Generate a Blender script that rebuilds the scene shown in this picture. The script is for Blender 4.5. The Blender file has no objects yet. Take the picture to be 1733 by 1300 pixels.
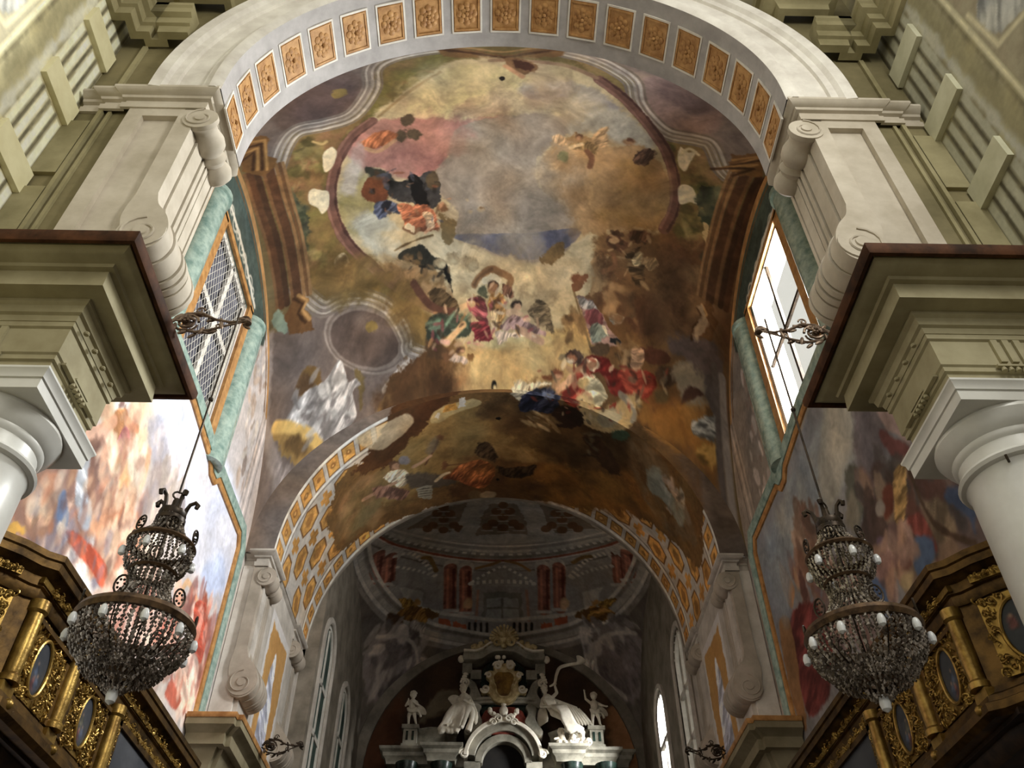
import bpy, math, random
import numpy as np
from mathutils import Vector, Matrix, noise as mnoise
PI = math.pi
SC = bpy.context.scene
COL = SC.collection
random.seed(7)
# ---------------------------------------------------------------- camera model (1733 x 1300 photograph)
FPX, PITCH, YAW, ROLL, X0 = 1435.0, math.radians(44.017), math.radians(-1.2866), math.radians(-0.1363), -0.056
def ray(px, py):
    a, b = px - 866.5, py - 650.0
    c, s = math.cos(ROLL), math.sin(ROLL); a, b = c*a + s*b, -s*a + c*b
    cp, sp = math.cos(PITCH), math.sin(PITCH); xr, u = a/FPX, -b/FPX
    y, z = cp - u*sp, sp + u*cp
    c, s = math.cos(YAW), math.sin(YAW)
    return (c*xr - s*y, s*xr + c*y, z)
def at(px, py, x=None, y=None, z=None):
    """the point where the sight line of a measured pixel meets a known plane of the building"""
    r = ray(px, py)
    t = (x - X0)/r[0] if x is not None else (y/r[1] if y is not None else z/r[2])
    return Vector((X0 + t*r[0], t*r[1], t*r[2]))
# ---------------------------------------------------------------- object helpers
def tag(o, label=None, cat=None, group=None, kind=None):
    if label: o['label'] = label
    if cat: o['category'] = cat
    if group: o['group'] = group
    if kind: o['kind'] = kind
    return o
def empty(name, loc=(0,0,0), label=None, cat=None, group=None):
    o = bpy.data.objects.new(name, None); COL.objects.link(o); o.location = loc
    o.empty_display_size = .2
    return tag(o, label, cat, group)
def copy_tree(o, parent=None):
    c = o.copy(); COL.objects.link(c); c.parent = parent
    for ch in list(o.children): copy_tree(ch, c)
    return c
class MB:
    """collects vertices and faces of one mesh"""
    def __init__(s): s.v = []; s.f = []
    def add(s, vs, fs):
        n = len(s.v); s.v += [tuple(p) for p in vs]; s.f += [tuple(i+n for i in f) for f in fs]; return s
    def box(s, x0, x1, y0, y1, z0, z1):
        x0,x1=min(x0,x1),max(x0,x1); y0,y1=min(y0,y1),max(y0,y1); z0,z1=min(z0,z1),max(z0,z1)
        return s.add([(x0,y0,z0),(x1,y0,z0),(x1,y1,z0),(x0,y1,z0),(x0,y0,z1),(x1,y0,z1),(x1,y1,z1),(x0,y1,z1)],
                     [(0,3,2,1),(4,5,6,7),(0,1,5,4),(1,2,6,5),(2,3,7,6),(3,0,4,7)])
    def obox(s, c, ax, ay, az, hx, hy, hz):
        c,ax,ay,az = Vector(c),Vector(ax),Vector(ay),Vector(az)
        vs=[c+ax*hx*i+ay*hy*j+az*hz*k for k in(-1,1) for (i,j) in((-1,-1),(1,-1),(1,1),(-1,1))]
        return s.add(vs,[(0,3,2,1),(4,5,6,7),(0,1,5,4),(1,2,6,5),(2,3,7,6),(3,0,4,7)])
    def prism(s, poly, f0, f1):
        """polygon of 2-D points; f0/f1 map a point to the two faces"""
        n=len(poly)
        vs=[f0(p) for p in poly]+[f1(p) for p in poly]
        fs=[tuple(range(n))[::-1],tuple(range(n,2*n))]+[(i,(i+1)%n,n+(i+1)%n,n+i) for i in range(n)]
        return s.add(vs,fs)
    def sweep(s, path, prof, closed=False, caps=True):
        """moulding: prof is [(out, z)], path is plan [(x, y)]; out is to the right of travel, mitred"""
        n=len(path); rings=[]
        for i in range(n):
            p=Vector(path[i])
            d0=(Vector(path[i])-Vector(path[i-1])).normalized() if (i>0 or closed) else None
            d1=(Vector(path[(i+1)%n])-Vector(path[i])).normalized() if (i<n-1 or closed) else None
            if d0 is None: d0=d1
            if d1 is None: d1=d0
            n0=Vector((d0.y,-d0.x)); n1=Vector((d1.y,-d1.x))
            m=n0+n1
            m = m/ max(.25, m.dot(n0)) if m.length>1e-6 else n0
            rings.append([(p.x+m.x*o,p.y+m.y*o,z) for o,z in prof])
        k=len(prof); vs=[v for r in rings for v in r]; fs=[]
        for i in range(n if closed else n-1):
            a=i*k; b=((i+1)%n)*k
            for j in range(k-1): fs.append((a+j,b+j,b+j+1,a+j+1))
        if caps and not closed:
            fs.append(tuple(range(k))); fs.append(tuple(range((n-1)*k,n*k))[::-1])
        return s.add(vs,fs)
    def loft(s, rings, closed=True, cap=True):
        k=len(rings[0]); vs=[v for r in rings for v in r]; fs=[]
        for i in range(len(rings)-1):
            for j in range(k if closed else k-1):
                j2=(j+1)%k; fs.append((i*k+j,i*k+j2,(i+1)*k+j2,(i+1)*k+j))
        if cap and closed:
            fs.append(tuple(range(k))[::-1]); fs.append(tuple(range((len(rings)-1)*k,len(rings)*k)))
        return s.add(vs,fs)
    def lathe(s, prof, o=(0,0,0), seg=24, axis='z', cap=True, squash=1.0):
        o=Vector(o); rings=[]
        for r,h in prof:
            ring=[]
            for i in range(seg):
                a=2*PI*i/seg; u,w=r*math.cos(a),r*math.sin(a)*squash
                if axis=='z': q=(u,w,h)
                elif axis=='y': q=(u,h,w)
                else: q=(h,u,w)
                ring.append(o+Vector(q))
            rings.append(ring)
        return s.loft(rings,True,cap)
    def tube(s, pts, r, seg=8, cap=True):
        pts=[Vector(p) for p in pts]; rr=r if isinstance(r,(list,tuple)) else [r]*len(pts)
        t=(pts[1]-pts[0]).normalized(); up=Vector((0,0,1)) if abs(t.z)<.9 else Vector((1,0,0))
        nrm=(up-t*up.dot(t)).normalized(); rings=[]
        for i,p in enumerate(pts):
            a=pts[max(0,i-1)]; b=pts[min(len(pts)-1,i+1)]
            t=(b-a).normalized() if (b-a).length>1e-9 else t
            nrm=nrm-t*nrm.dot(t); nrm=nrm.normalized() if nrm.length>1e-6 else Vector((1,0,0))
            bn=t.cross(nrm)
            rings.append([p+(nrm*math.cos(2*PI*j/seg)+bn*math.sin(2*PI*j/seg))*rr[i] for j in range(seg)])
        return s.loft(rings,True,cap)
    def ball(s, c, r, seg=10, rings=7, sq=(1,1,1), rot=None):
        c=Vector(c); out=[]
        for i in range(rings+1):
            th=PI*i/rings; rad=max(.001,math.sin(th)); ring=[]
            for j in range(seg):
                a=2*PI*j/seg
                q=Vector((math.cos(a)*rad*sq[0]*r,math.sin(a)*rad*sq[1]*r,-math.cos(th)*sq[2]*r))
                if rot is not None: q=rot@q
                ring.append(c+q)
            out.append(ring)
        return s.loft(out,True,True)
    def build(s, name, mat, parent=None, smooth=35, mirror=False, tagd=None):
        vs=s.v; fs=s.f
        if mirror: vs=[(-x,y,z) for x,y,z in vs]; fs=[f[::-1] for f in fs]
        if parent is not None:
            L=parent
            off=Vector((0,0,0))
            while L is not None: off+=Vector(L.location); L=L.parent
            vs=[(x-off.x,y-off.y,z-off.z) for x,y,z in vs]
        me=bpy.data.meshes.new(name); me.from_pydata(vs,[],fs)
        import bmesh
        bm=bmesh.new(); bm.from_mesh(me); bmesh.ops.recalc_face_normals(bm,faces=bm.faces); bm.to_mesh(me); bm.free()
        me.validate()
        if smooth:
            me.polygons.foreach_set('use_smooth',[True]*len(me.polygons))
            try: me.set_sharp_from_angle(angle=math.radians(smooth))
            except Exception: pass
        me.materials.append(mat)
        o=bpy.data.objects.new(name,me); COL.objects.link(o)
        if parent is not None: o.parent=parent
        return o
def structure(o): o['kind']='structure'; return o
def catmull(pts, n=6, closed=False):
    P=[Vector(p) for p in pts]; out=[]; m=len(P)
    for i in range(m if closed else m-1):
        g=lambda k:P[k%m] if closed else P[max(0,min(m-1,k))]
        p0,p1,p2,p3=g(i-1),g(i),g(i+1),g(i+2)
        for j in range(n):
            t=j/n
            out.append(.5*((2*p1)+(p2-p0)*t+(2*p0-5*p1+4*p2-p3)*t*t+(3*p1-p0-3*p2+p3)*t**3))
    if not closed: out.append(P[-1])
    return out
# ---------------------------------------------------------------- materials
def lin(c):
    f=lambda v:(v/12.92 if v<=.04045 else ((v+.055)/1.055)**2.4)
    return tuple(f(v/255.) for v in c)
def nodes(name):
    m=bpy.data.materials.new(name); m.use_nodes=True; nt=m.node_tree
    return m,nt,nt.nodes['Principled BSDF']
def stone(name, c1, c2=None, scale=1.5, rough=.75, bump=.0, spec=.3, streak=0, metal=0, contrast=(.35,.65)):
    m,nt,b=nodes(name); c2=c2 or tuple(v*.82 for v in c1)
    tc=nt.nodes.new('ShaderNodeTexCoord'); mp=nt.nodes.new('ShaderNodeMapping')
    geo=nt.nodes.new('ShaderNodeNewGeometry')
    nt.links.new(geo.outputs['Position'],mp.inputs['Vector'])
    if streak: mp.inputs['Scale'].default_value=(1,1,streak)
    n=nt.nodes.new('ShaderNodeTexNoise'); n.inputs['Scale'].default_value=scale; n.inputs['Detail'].default_value=6; n.inputs['Roughness'].default_value=.62
    nt.links.new(mp.outputs[0],n.inputs['Vector'])
    r=nt.nodes.new('ShaderNodeValToRGB'); r.color_ramp.elements[0].position=contrast[0]; r.color_ramp.elements[1].position=contrast[1]
    r.color_ramp.elements[0].color=(*lin(c2),1); r.color_ramp.elements[1].color=(*lin(c1),1)
    nt.links.new(n.outputs['Fac'],r.inputs[0]); nt.links.new(r.outputs[0],b.inputs['Base Color'])
    b.inputs['Roughness'].default_value=rough; b.inputs['Specular IOR Level'].default_value=spec; b.inputs['Metallic'].default_value=metal
    if bump:
        bp=nt.nodes.new('ShaderNodeBump'); bp.inputs['Strength'].default_value=bump; bp.inputs['Distance'].default_value=.03
        n2=nt.nodes.new('ShaderNodeTexNoise'); n2.inputs['Scale'].default_value=scale*7; n2.inputs['Detail'].default_value=4
        nt.links.new(geo.outputs['Position'],n2.inputs['Vector'])
        nt.links.new(n2.outputs['Fac'],bp.inputs['Height']); nt.links.new(bp.outputs[0],b.inputs['Normal'])
    return m
def fresco(name, rough=.85):
    m,nt,b=nodes(name)
    at_=nt.nodes.new('ShaderNodeAttribute'); at_.attribute_name='paint'
    geo=nt.nodes.new('ShaderNodeNewGeometry')
    n=nt.nodes.new('ShaderNodeTexNoise'); n.inputs['Scale'].default_value=5; n.inputs['Detail'].default_value=8; n.inputs['Roughness'].default_value=.7
    nt.links.new(geo.outputs['Position'],n.inputs['Vector'])
    mr=nt.nodes.new('ShaderNodeMapRange'); mr.inputs[1].default_value=.25; mr.inputs[2].default_value=.75; mr.inputs[3].default_value=.86; mr.inputs[4].default_value=1.12
    nt.links.new(n.outputs['Fac'],mr.inputs[0])
    mx=nt.nodes.new('ShaderNodeMix'); mx.data_type='RGBA'; mx.blend_type='MULTIPLY'; mx.inputs[0].default_value=1
    nt.links.new(at_.outputs['Color'],mx.inputs[6]); nt.links.new(mr.outputs[0],mx.inputs[7])
    nt.links.new(mx.outputs[2],b.inputs['Base Color'])
    b.inputs['Roughness'].default_value=rough; b.inputs['Specular IOR Level'].default_value=.2
    return m
M={}
M['pil']=stone('cream_stone',(205,196,180),(178,168,150),1.2)
M['ent']=stone('ochre_grey_stone',(176,168,136),(146,137,106),1.0)
M['navef']=stone('shaded_olive_stone',(138,128,94),(106,98,68),.9)  # nave stone made darker: shadow beside the piers put into the colour
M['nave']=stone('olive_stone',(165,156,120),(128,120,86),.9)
M['col']=stone('white_marble',(228,228,222),(205,204,198),.8,rough=.35,spec=.5)
M['plaster']=stone('grey_plaster',(208,200,190),(172,164,154),1.4)
M['plasterl']=stone('bright_plaster',(226,220,212),(196,188,178),1.4)
M['plasterc']=stone('tan_grey_stucco',(184,172,158),(156,146,132),1.4)
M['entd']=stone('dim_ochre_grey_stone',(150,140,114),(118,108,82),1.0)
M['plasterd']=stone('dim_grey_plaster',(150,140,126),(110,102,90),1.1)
M['soffit']=stone('lavender_grey_paint',(182,178,176),(160,156,154),2.2)
M['white']=stone('white_stucco',(232,228,218),(206,200,190),2)
M['brown']=stone('dark_brown_wood',(92,58,36),(48,30,18),3,rough=.7,spec=.15)
M['goldpaint']=stone('ochre_gold_paint',(196,152,98),(156,112,66),5,rough=.6)
M['rosette']=stone('ochre_relief',(190,146,92),(150,106,62),6,rough=.6)
M['gold']=stone('gilded_wood',(178,146,76),(112,84,34),4,rough=.34,metal=.7,spec=.5,bump=.15)
M['goldd']=stone('dull_gilded_moulding',(112,84,42),(54,38,18),3,rough=.45,metal=.7,spec=.5,bump=.1)
M['wood']=stone('old_dark_wood',(60,42,26),(26,17,10),4,rough=.5)
M['iron']=stone('dark_bronze',(70,58,46),(34,28,22),8,rough=.4,metal=.6)
M['ring']=stone('brown_bronze',(112,88,64),(58,44,32),10,rough=.42,metal=.55)
M['silver']=stone('tarnished_silver_gilt',(150,130,112),(84,66,52),9,rough=.4,metal=.5)
M['teal']=stone('teal_scagliola',(174,192,180),(110,138,130),4.5,rough=.18,spec=.6,contrast=(.3,.68))
M['goldline']=stone('ochre_moulding',(196,148,92),(150,104,58),4,rough=.4)
M['altarstone']=stone('grey_altar_marble',(164,158,142),(104,100,88),1.6,rough=.4,spec=.5)
M['altargreen']=stone('dark_green_marble',(40,56,48),(14,22,20),3,rough=.25,spec=.5)
M['altarred']=stone('red_marble',(128,58,46),(76,34,28),4,rough=.3)
M['statue']=stone('warm_white_marble',(236,228,212),(206,196,176),2.5,rough=.5)
M['giltshell']=stone('pale_gilt_stucco',(214,196,150),(150,126,80),5,rough=.5,metal=.2)
M['bulb']=stone('milky_bulb',(222,224,224),(206,208,210),2,rough=.25,spec=.6)
M['floor']=stone('red_grey_paving',(70,58,48),(50,40,32),.7,rough=.5)
M['blockL']=stone('pale_yellow_block',(236,230,190),(222,214,172),2); M['blockR']=stone('pale_green_block',(208,206,180),(190,188,160),2)  # left blocks lighter than right: stronger light put into the colour
def crystal():
    m,nt,b=nodes('cut_crystal')
    b.inputs['Roughness'].default_value=.14
    geo=nt.nodes.new('ShaderNodeNewGeometry'); n=nt.nodes.new('ShaderNodeTexWhiteNoise'); n.noise_dimensions='3D'
    sn=nt.nodes.new('ShaderNodeVectorMath'); sn.operation='SNAP'; sn.inputs[1].default_value=(.045,.045,.05)
    nt.links.new(geo.outputs['Position'],sn.inputs[0]); nt.links.new(sn.outputs[0],n.inputs['Vector'])
    r=nt.nodes.new('ShaderNodeValToRGB'); r.color_ramp.elements[0].color=(.07,.055,.045,1); r.color_ramp.elements[1].color=(.72,.66,.6,1)
    e=r.color_ramp.elements.new(.6); e.color=(.2,.17,.14,1)
    nt.links.new(n.outputs['Value'],r.inputs[0]); nt.links.new(r.outputs[0],b.inputs['Base Color'])
    b.inputs['Metallic'].default_value=.45; b.inputs['Specular IOR Level'].default_value=.9
    return m
M['crystal']=crystal()
def paneglass():
    m=bpy.data.materials.new('clear_window_glass'); m.use_nodes=True; nt=m.node_tree
    for n in list(nt.nodes): nt.nodes.remove(n)
    o=nt.nodes.new('ShaderNodeOutputMaterial'); t=nt.nodes.new('ShaderNodeBsdfTransparent'); g=nt.nodes.new('ShaderNodeBsdfGlossy'); x=nt.nodes.new('ShaderNodeMixShader')
    t.inputs[0].default_value=(.96,.97,.97,1); g.inputs['Roughness'].default_value=.05; x.inputs[0].default_value=.06
    nt.links.new(t.outputs[0],x.inputs[1]); nt.links.new(g.outputs[0],x.inputs[2]); nt.links.new(x.outputs[0],o.inputs[0]); return m
M['pane']=paneglass()
def frosted(name,c,tr):
    m=bpy.data.materials.new(name); m.use_nodes=True; nt=m.node_tree
    for n in list(nt.nodes): nt.nodes.remove(n)
    o=nt.nodes.new('ShaderNodeOutputMaterial'); d=nt.nodes.new('ShaderNodeBsdfDiffuse'); t=nt.nodes.new('ShaderNodeBsdfTranslucent'); x=nt.nodes.new('ShaderNodeMixShader')
    n=nt.nodes.new('ShaderNodeTexNoise'); n.inputs['Scale'].default_value=1.3; geo=nt.nodes.new('ShaderNodeNewGeometry'); nt.links.new(geo.outputs['Position'],n.inputs['Vector'])
    r=nt.nodes.new('ShaderNodeValToRGB'); r.color_ramp.elements[0].color=(*lin(tuple(v*.7 for v in c)),1); r.color_ramp.elements[1].color=(*lin(c),1)
    r.color_ramp.elements[0].position=.35; r.color_ramp.elements[1].position=.65
    nt.links.new(n.outputs['Fac'],r.inputs[0]); nt.links.new(r.outputs[0],d.inputs[0]); nt.links.new(r.outputs[0],t.inputs[0])
    x.inputs[0].default_value=tr
    nt.links.new(d.outputs[0],x.inputs[1]); nt.links.new(t.outputs[0],x.inputs[2]); nt.links.new(x.outputs[0],o.inputs[0]); return m
M['frost']=frosted('grey_frosted_glass',(118,118,130),.2)
M['greenglass']=frosted('green_grey_glass',(96,112,104),.2)
# ---------------------------------------------------------------- fresco painting (colour patterns of painted walls, stored per vertex)
_lat={}
def vnoise(x,y,seed):
    if seed not in _lat: _lat[seed]=np.random.RandomState(seed).rand(64,64).astype(np.float32)
    L=_lat[seed]; xi=np.floor(x).astype(int); yi=np.floor(y).astype(int); fx=x-xi; fy=y-yi
    fx=fx*fx*(3-2*fx); fy=fy*fy*(3-2*fy); a=xi%64; b=yi%64; a1=(a+1)%64; b1=(b+1)%64
    return ((L[a,b]*(1-fx)+L[a1,b]*fx)*(1-fy)+(L[a,b1]*(1-fx)+L[a1,b1]*fx)*fy)*2-1
class Surf:
    """a painted surface: a grid of vertices with two surface coordinates (metres)"""
    def __init__(s, A, B, pos, pix2ab, base, gain=1.5):
        s.nu,s.nv=A.shape; s.a=A.ravel().astype(np.float32); s.b=B.ravel().astype(np.float32); s.pos=pos; s.map=pix2ab; s.gain=gain
        s.c=np.tile(np.array(base,np.float32),(s.a.size,1)); s.sat=.8
        a,b=s.a,s.b
        s.n1=vnoise(a*.8,b*.8,1)*.6+vnoise(a*1.7,b*1.7,2)*.4
        s.n2=vnoise(a*3,b*3,3)*.6+vnoise(a*6.3,b*6.3,4)*.4
        s.n3=vnoise(a*12,b*12,5)*.6+vnoise(a*22,b*22,6)*.4
    def pts(s,P,raw=False): return np.array([(p if raw else s.map(*p)) for p in P],np.float32)
    def _sel(s,lo,hi):
        return np.nonzero((s.a>lo[0])&(s.a<hi[0])&(s.b>lo[1])&(s.b<hi[1]))[0]
    def _sd(s,idx,S):
        x=s.a[idx]; y=s.b[idx]; d=np.full(x.shape,1e9,np.float32); ins=np.zeros(x.shape,bool); n=len(S)
        for i in range(n):
            x0,y0=S[i]; x1,y1=S[(i+1)%n]; ex,ey=x1-x0,y1-y0; L=ex*ex+ey*ey+1e-12
            t=np.clip(((x-x0)*ex+(y-y0)*ey)/L,0,1); q=(x-x0-t*ex)**2+(y-y0-t*ey)**2; d=np.minimum(d,q)
            cr=((y0>y)!=(y1>y)); 
            if abs(ey)>1e-9: ins^=cr&(x<(y-y0)*ex/ey+x0)
        d=np.sqrt(d); return np.where(ins,-d,d)
    def poly(s,P,col,soft=.06,warp=.12,al=1.,vary=.12,smooth=True,folds=None,raw=False,tint=None,sd0=0.):
        S=s.pts(P,raw)
        if smooth: S=np.array([(q.x,q.y) for q in catmull([(p[0],p[1],0) for p in S],4,True)],np.float32)
        m=soft+warp*1.6+.05
        idx=s._sel(S.min(0)-m,S.max(0)+m)
        if idx.size==0: return
        sd=s._sd(idx,S)+sd0+warp*(s.n2[idx]*.7+s.n1[idx]*.5)+warp*.35*s.n3[idx]
        w=np.clip(.5-sd/(2*soft),0,1)*al; w=w*w*(3-2*w) if al==1. else w
        k=w>0.003; idx=idx[k]; w=w[k]
        c=np.array(col,np.float32)[None,:]*np.ones((idx.size,1),np.float32)
        if tint is not None:
            t=np.clip(.5+.9*s.n1[idx]+.3*s.n2[idx],0,1)[:,None]; c=c*(1-t)+np.array(tint,np.float32)*t
        if folds:
            f,ang,amp=folds; f*=1.9; amp*=.85; ca,sa=math.cos(ang),math.sin(ang)
            u=s.a[idx]*ca+s.b[idx]*sa+.16*s.n1[idx]+.07*s.n2[idx]; v=-s.a[idx]*sa+s.b[idx]*ca+.1*s.n2[idx]
            q=vnoise(u*f*.30,v*f*.075,71)+.7*vnoise(u*f*.66+5,v*f*.16+3,72)+.4*vnoise(u*f*1.3,v*f*.3,73)
            q=np.tanh(1.5*q)
            c=c*(1+amp*1.25*q)[:,None]+np.clip(q-.45,0,1)[:,None]*amp*np.array([90,84,70],np.float32)
        c=c*(1+vary*(.6*s.n2[idx]+.6*s.n1[idx]+.4*s.n3[idx]))[:,None]
        s.c[idx]=s.c[idx]*(1-w[:,None])+c*w[:,None]
    def line(s,P,width,col,soft=.03,warp=.03,al=1.,vary=.12,smooth=True,raw=False,closed=False,dash=None):
        S=s.pts(P,raw)
        if smooth and len(S)>2: S=np.array([(q.x,q.y) for q in catmull([(p[0],p[1],0) for p in S],6,closed)],np.float32)
        if closed: S=np.vstack([S,S[:1]])
        m=width+soft+warp*1.6
        idx=s._sel(S.min(0)-m,S.max(0)+m)
        if idx.size==0: return
        x=s.a[idx]; y=s.b[idx]; d=np.full(x.shape,1e9,np.float32); along=np.zeros(x.shape,np.float32); acc=0
        for i in range(len(S)-1):
            x0,y0=S[i]; x1,y1=S[i+1]; ex,ey=x1-x0,y1-y0; L=ex*ex+ey*ey+1e-12
            t=np.clip(((x-x0)*ex+(y-y0)*ey)/L,0,1); q=(x-x0-t*ex)**2+(y-y0-t*ey)**2
            k=q<d; d=np.where(k,q,d); along=np.where(k,acc+t*math.sqrt(L),along); acc+=math.sqrt(L)
        d=np.sqrt(d)-width/2+warp*(s.n2[idx]*.7+s.n3[idx]*.4)
        w=np.clip(.5-d/(2*soft),0,1)*al
        if dash: w=w*((along/dash)%1<.5)
        c=np.array(col,np.float32)[None,:]*(1+vary*(s.n2[idx]+.4*s.n3[idx]))[:,None]
        s.c[idx]=s.c[idx]*(1-w[:,None])+c*w[:,None]
    def band(s,P,prof,raw=False,warp=.015):
        """a painted moulding: prof = [(offset, width, colour)] drawn about a common centre line (offset in metres to its right)"""
        S=s.pts(P,raw); S=[Vector((p[0],p[1],0)) for p in S]
        if len(S)>2: S=catmull(S,6)
        for off,wd,col in prof:
            Q=[]
            for i,p in enumerate(S):
                t=(S[min(i+1,len(S)-1)]-S[max(i-1,0)]).normalized(); Q.append((p.x+t.y*off,p.y-t.x*off))
            s.line(Q,wd,col,soft=.02,warp=warp,raw=True,smooth=False)
    def ell(s,c,rx,ry,rot,col,**k):
        a=math.radians(rot); P=[(c[0]+rx*math.cos(t)*math.cos(a)-ry*math.sin(t)*math.sin(a),c[1]+rx*math.cos(t)*math.sin(a)+ry*math.sin(t)*math.cos(a)) for t in [2*PI*i/12 for i in range(12)]]
        s.poly(P,col,**k)
    def daubs(s,P,pal,n,size,seed,asp=2.6,ang=None,al=.75,warp=.08,soft=.05):
        """broken brushwork inside a polygon"""
        S=s.pts(P); S=np.array([(q.x,q.y) for q in catmull([(p[0],p[1],0) for p in S],3,True)],np.float32)
        rg=random.Random(seed); lo=S.min(0); hi=S.max(0); k=0; tries=0
        while k<n and tries<n*12:
            tries+=1
            p=(rg.uniform(lo[0],hi[0]),rg.uniform(lo[1],hi[1]))
            ins=False
            for i in range(len(S)):
                x0,y0=S[i]; x1,y1=S[(i+1)%len(S)]
                if (y0>p[1])!=(y1>p[1]) and p[0]<(p[1]-y0)*(x1-x0)/(y1-y0)+x0: ins=not ins
            if not ins: continue
            k+=1
            L=size*rg.uniform(.5,1.5); W=L/asp*rg.uniform(.6,1.4); a=(rg.uniform(0,PI) if ang is None else ang+rg.gauss(0,.35))
            q=[(p[0]+L*math.cos(t)*math.cos(a)-W*math.sin(t)*math.sin(a),p[1]+L*math.cos(t)*math.sin(a)+W*math.sin(t)*math.cos(a)) for t in [2*PI*i/8 for i in range(8)]]
            c=rg.choice(pal); f=rg.uniform(.8,1.18)
            s.poly(q,tuple(v*f for v in c),soft=soft,warp=warp,al=al,raw=True,smooth=False)
    def person(s,pts,robe,flesh=(172,124,88),hair=(70,48,30),r=9,limb=None,fold=10,ang=1.0,tint=None):
        """a draped painted figure: head pixel, then the outline of the robe in pixels, optional limbs"""
        head,outline=pts
        s.poly(outline,robe,soft=.05,warp=.10,folds=(fold,ang,.30),vary=.2,tint=tint)
        for L in (limb or []): s.line(L,.22,flesh,soft=.05,warp=.05); s.line([(x+2,y+2) for x,y in L],.07,tuple(v*.65 for v in flesh),soft=.05,al=.7)
        s.ell(head,r*1.12,r*1.12,0,hair,soft=.05,warp=.05); s.ell((head[0]-r*.15,head[1]+r*.25),r*.8,r*.85,0,flesh,soft=.05,warp=.03)
    def mottle(s,amp,seed=11,warm=.03,scale=1.):
        a,b=s.a*scale,s.b*scale; f=0
        wx=a+.35*vnoise(a*1.3,b*1.3,seed+5); wy=b+.35*vnoise(a*1.3+9,b*1.3+4,seed+6)
        for k,(q,w) in enumerate(((.55,.5),(1.3,.6),(2.9,.5),(6.1,.35),(13.,.25))): f=f+w*vnoise(wx*q+k*7,wy*q+k*3,seed+k)
        t=vnoise(wx*.9+31,wy*.9+17,seed+9)[:,None]
        s.c=s.c*(1+amp*f[:,None])*(1+warm*t*np.array([1,.1,-1.2],np.float32))
    def mesh(s,name,mat,hole=None,kind='structure'):
        n=s.a.size; nu,nv=s.nu,s.nv
        ii,jj=np.meshgrid(np.arange(nu-1),np.arange(nv-1),indexing='ij'); v00=(ii*nv+jj).ravel()
        f=np.stack([v00,v00+nv,v00+nv+1,v00+1],1)
        if hole is not None: f=f[~hole(s.a[f].mean(1),s.b[f].mean(1))]
        me=bpy.data.meshes.new(name); me.vertices.add(n); me.vertices.foreach_set('co',s.pos.astype(np.float32).ravel())
        me.loops.add(f.size); me.loops.foreach_set('vertex_index',f.ravel().astype(np.int32))
        me.polygons.add(len(f)); me.polygons.foreach_set('loop_start',np.arange(0,f.size,4,dtype=np.int32)); me.polygons.foreach_set('loop_total',np.full(len(f),4,np.int32))
        me.polygons.foreach_set('use_smooth',np.ones(len(f),bool))
        me.update(calc_edges=True)
        ca=me.color_attributes.new('paint','FLOAT_COLOR','POINT')
        g=s.c.mean(1,keepdims=True); c=np.clip((g+(s.c-g)*s.sat)/255.,0,1); c=np.where(c<=.04045,c/12.92,((c+.055)/1.055)**2.4)*s.gain; c=np.clip(c,0,.92)
        rgba=np.ones((n,4),np.float32); rgba[:,:3]=c; ca.data.foreach_set('color',rgba.ravel())
        me.materials.append(mat); o=bpy.data.objects.new(name,me); COL.objects.link(o); o['kind']=kind
        return o
M['fresco']=fresco('fresco_plaster')
M['picture']=fresco('oil_painting',.35)
# ---- main vault: ellipsoidal sail vault over the bay
VY0,VY1,VYC=8.9,22.0,15.45
VC,VA,VB=10.34,.445,.555; VH,VW,VL=14.1,7.6,6.55
CCX,CCY,CHX,CHY,CCC=.3,33.2,6.6,6.9,8.6      # chancel vault
def quad_hit(px,py,cx,cy,hx,hy,ax,by,c,zb):
    r=np.array(ray(px,py)); o=np.array([X0-cx,-cy,-zb]); 
    k=np.array([ax/hx**2,by/hy**2,1/c**2])
    A=(k*r*r).sum(); Bq=(k*r*o).sum(); Cq=(k*o*o).sum()-1
    D=max(Bq*Bq-A*Cq,0); t=(-Bq+math.sqrt(D))/A
    p=o+t*r; return p[0]+cx,p[1]+cy
def vault_map(px,py): return quad_hit(px,py,0,VYC,VW,VL,1-VB,1-VA,VC,VH)
VA_,VB_=1-VB,1-VA      # weights along x and along y
def vault_z(x,y): return VH+VC*np.sqrt(np.clip(1-VA_*(x/VW)**2-VB_*((y-VYC)/VL)**2,0,None))
def chan_map(px,py): return quad_hit(px,py,CCX,CCY,CHX,CHY,.5,.5,CCC,VH)
def chan_z(x,y): return VH+CCC*np.sqrt(np.clip(1-.5*((x-CCX)/CHX)**2-.5*((y-CCY)/CHY)**2,0,None))
def plan_surf(x0,x1,y0,y1,d,zf,mp,base,gain):
    X,Y=np.meshgrid(np.linspace(x0,x1,int((x1-x0)/d)+1),np.linspace(y0,y1,int((y1-y0)/d)+1),indexing='ij')
    return Surf(X,Y,np.stack([X.ravel(),Y.ravel(),zf(X,Y).ravel()],1),mp,base,gain)
BR,BZ,BY0,BY1=6.75,14.1,22.0,28.3
def barrel_map(px,py):
    r=ray(px,py); ox,oz=X0,-BZ
    A=r[0]**2+r[2]**2; Bq=ox*r[0]+oz*r[2]; Cq=ox*ox+oz*oz-BR*BR; D=max(Bq*Bq-A*Cq,0); t=(-Bq+math.sqrt(D))/A
    x=X0+t*r[0]; z=t*r[2]-BZ; return math.atan2(x,z)*BR, t*r[1]
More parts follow.
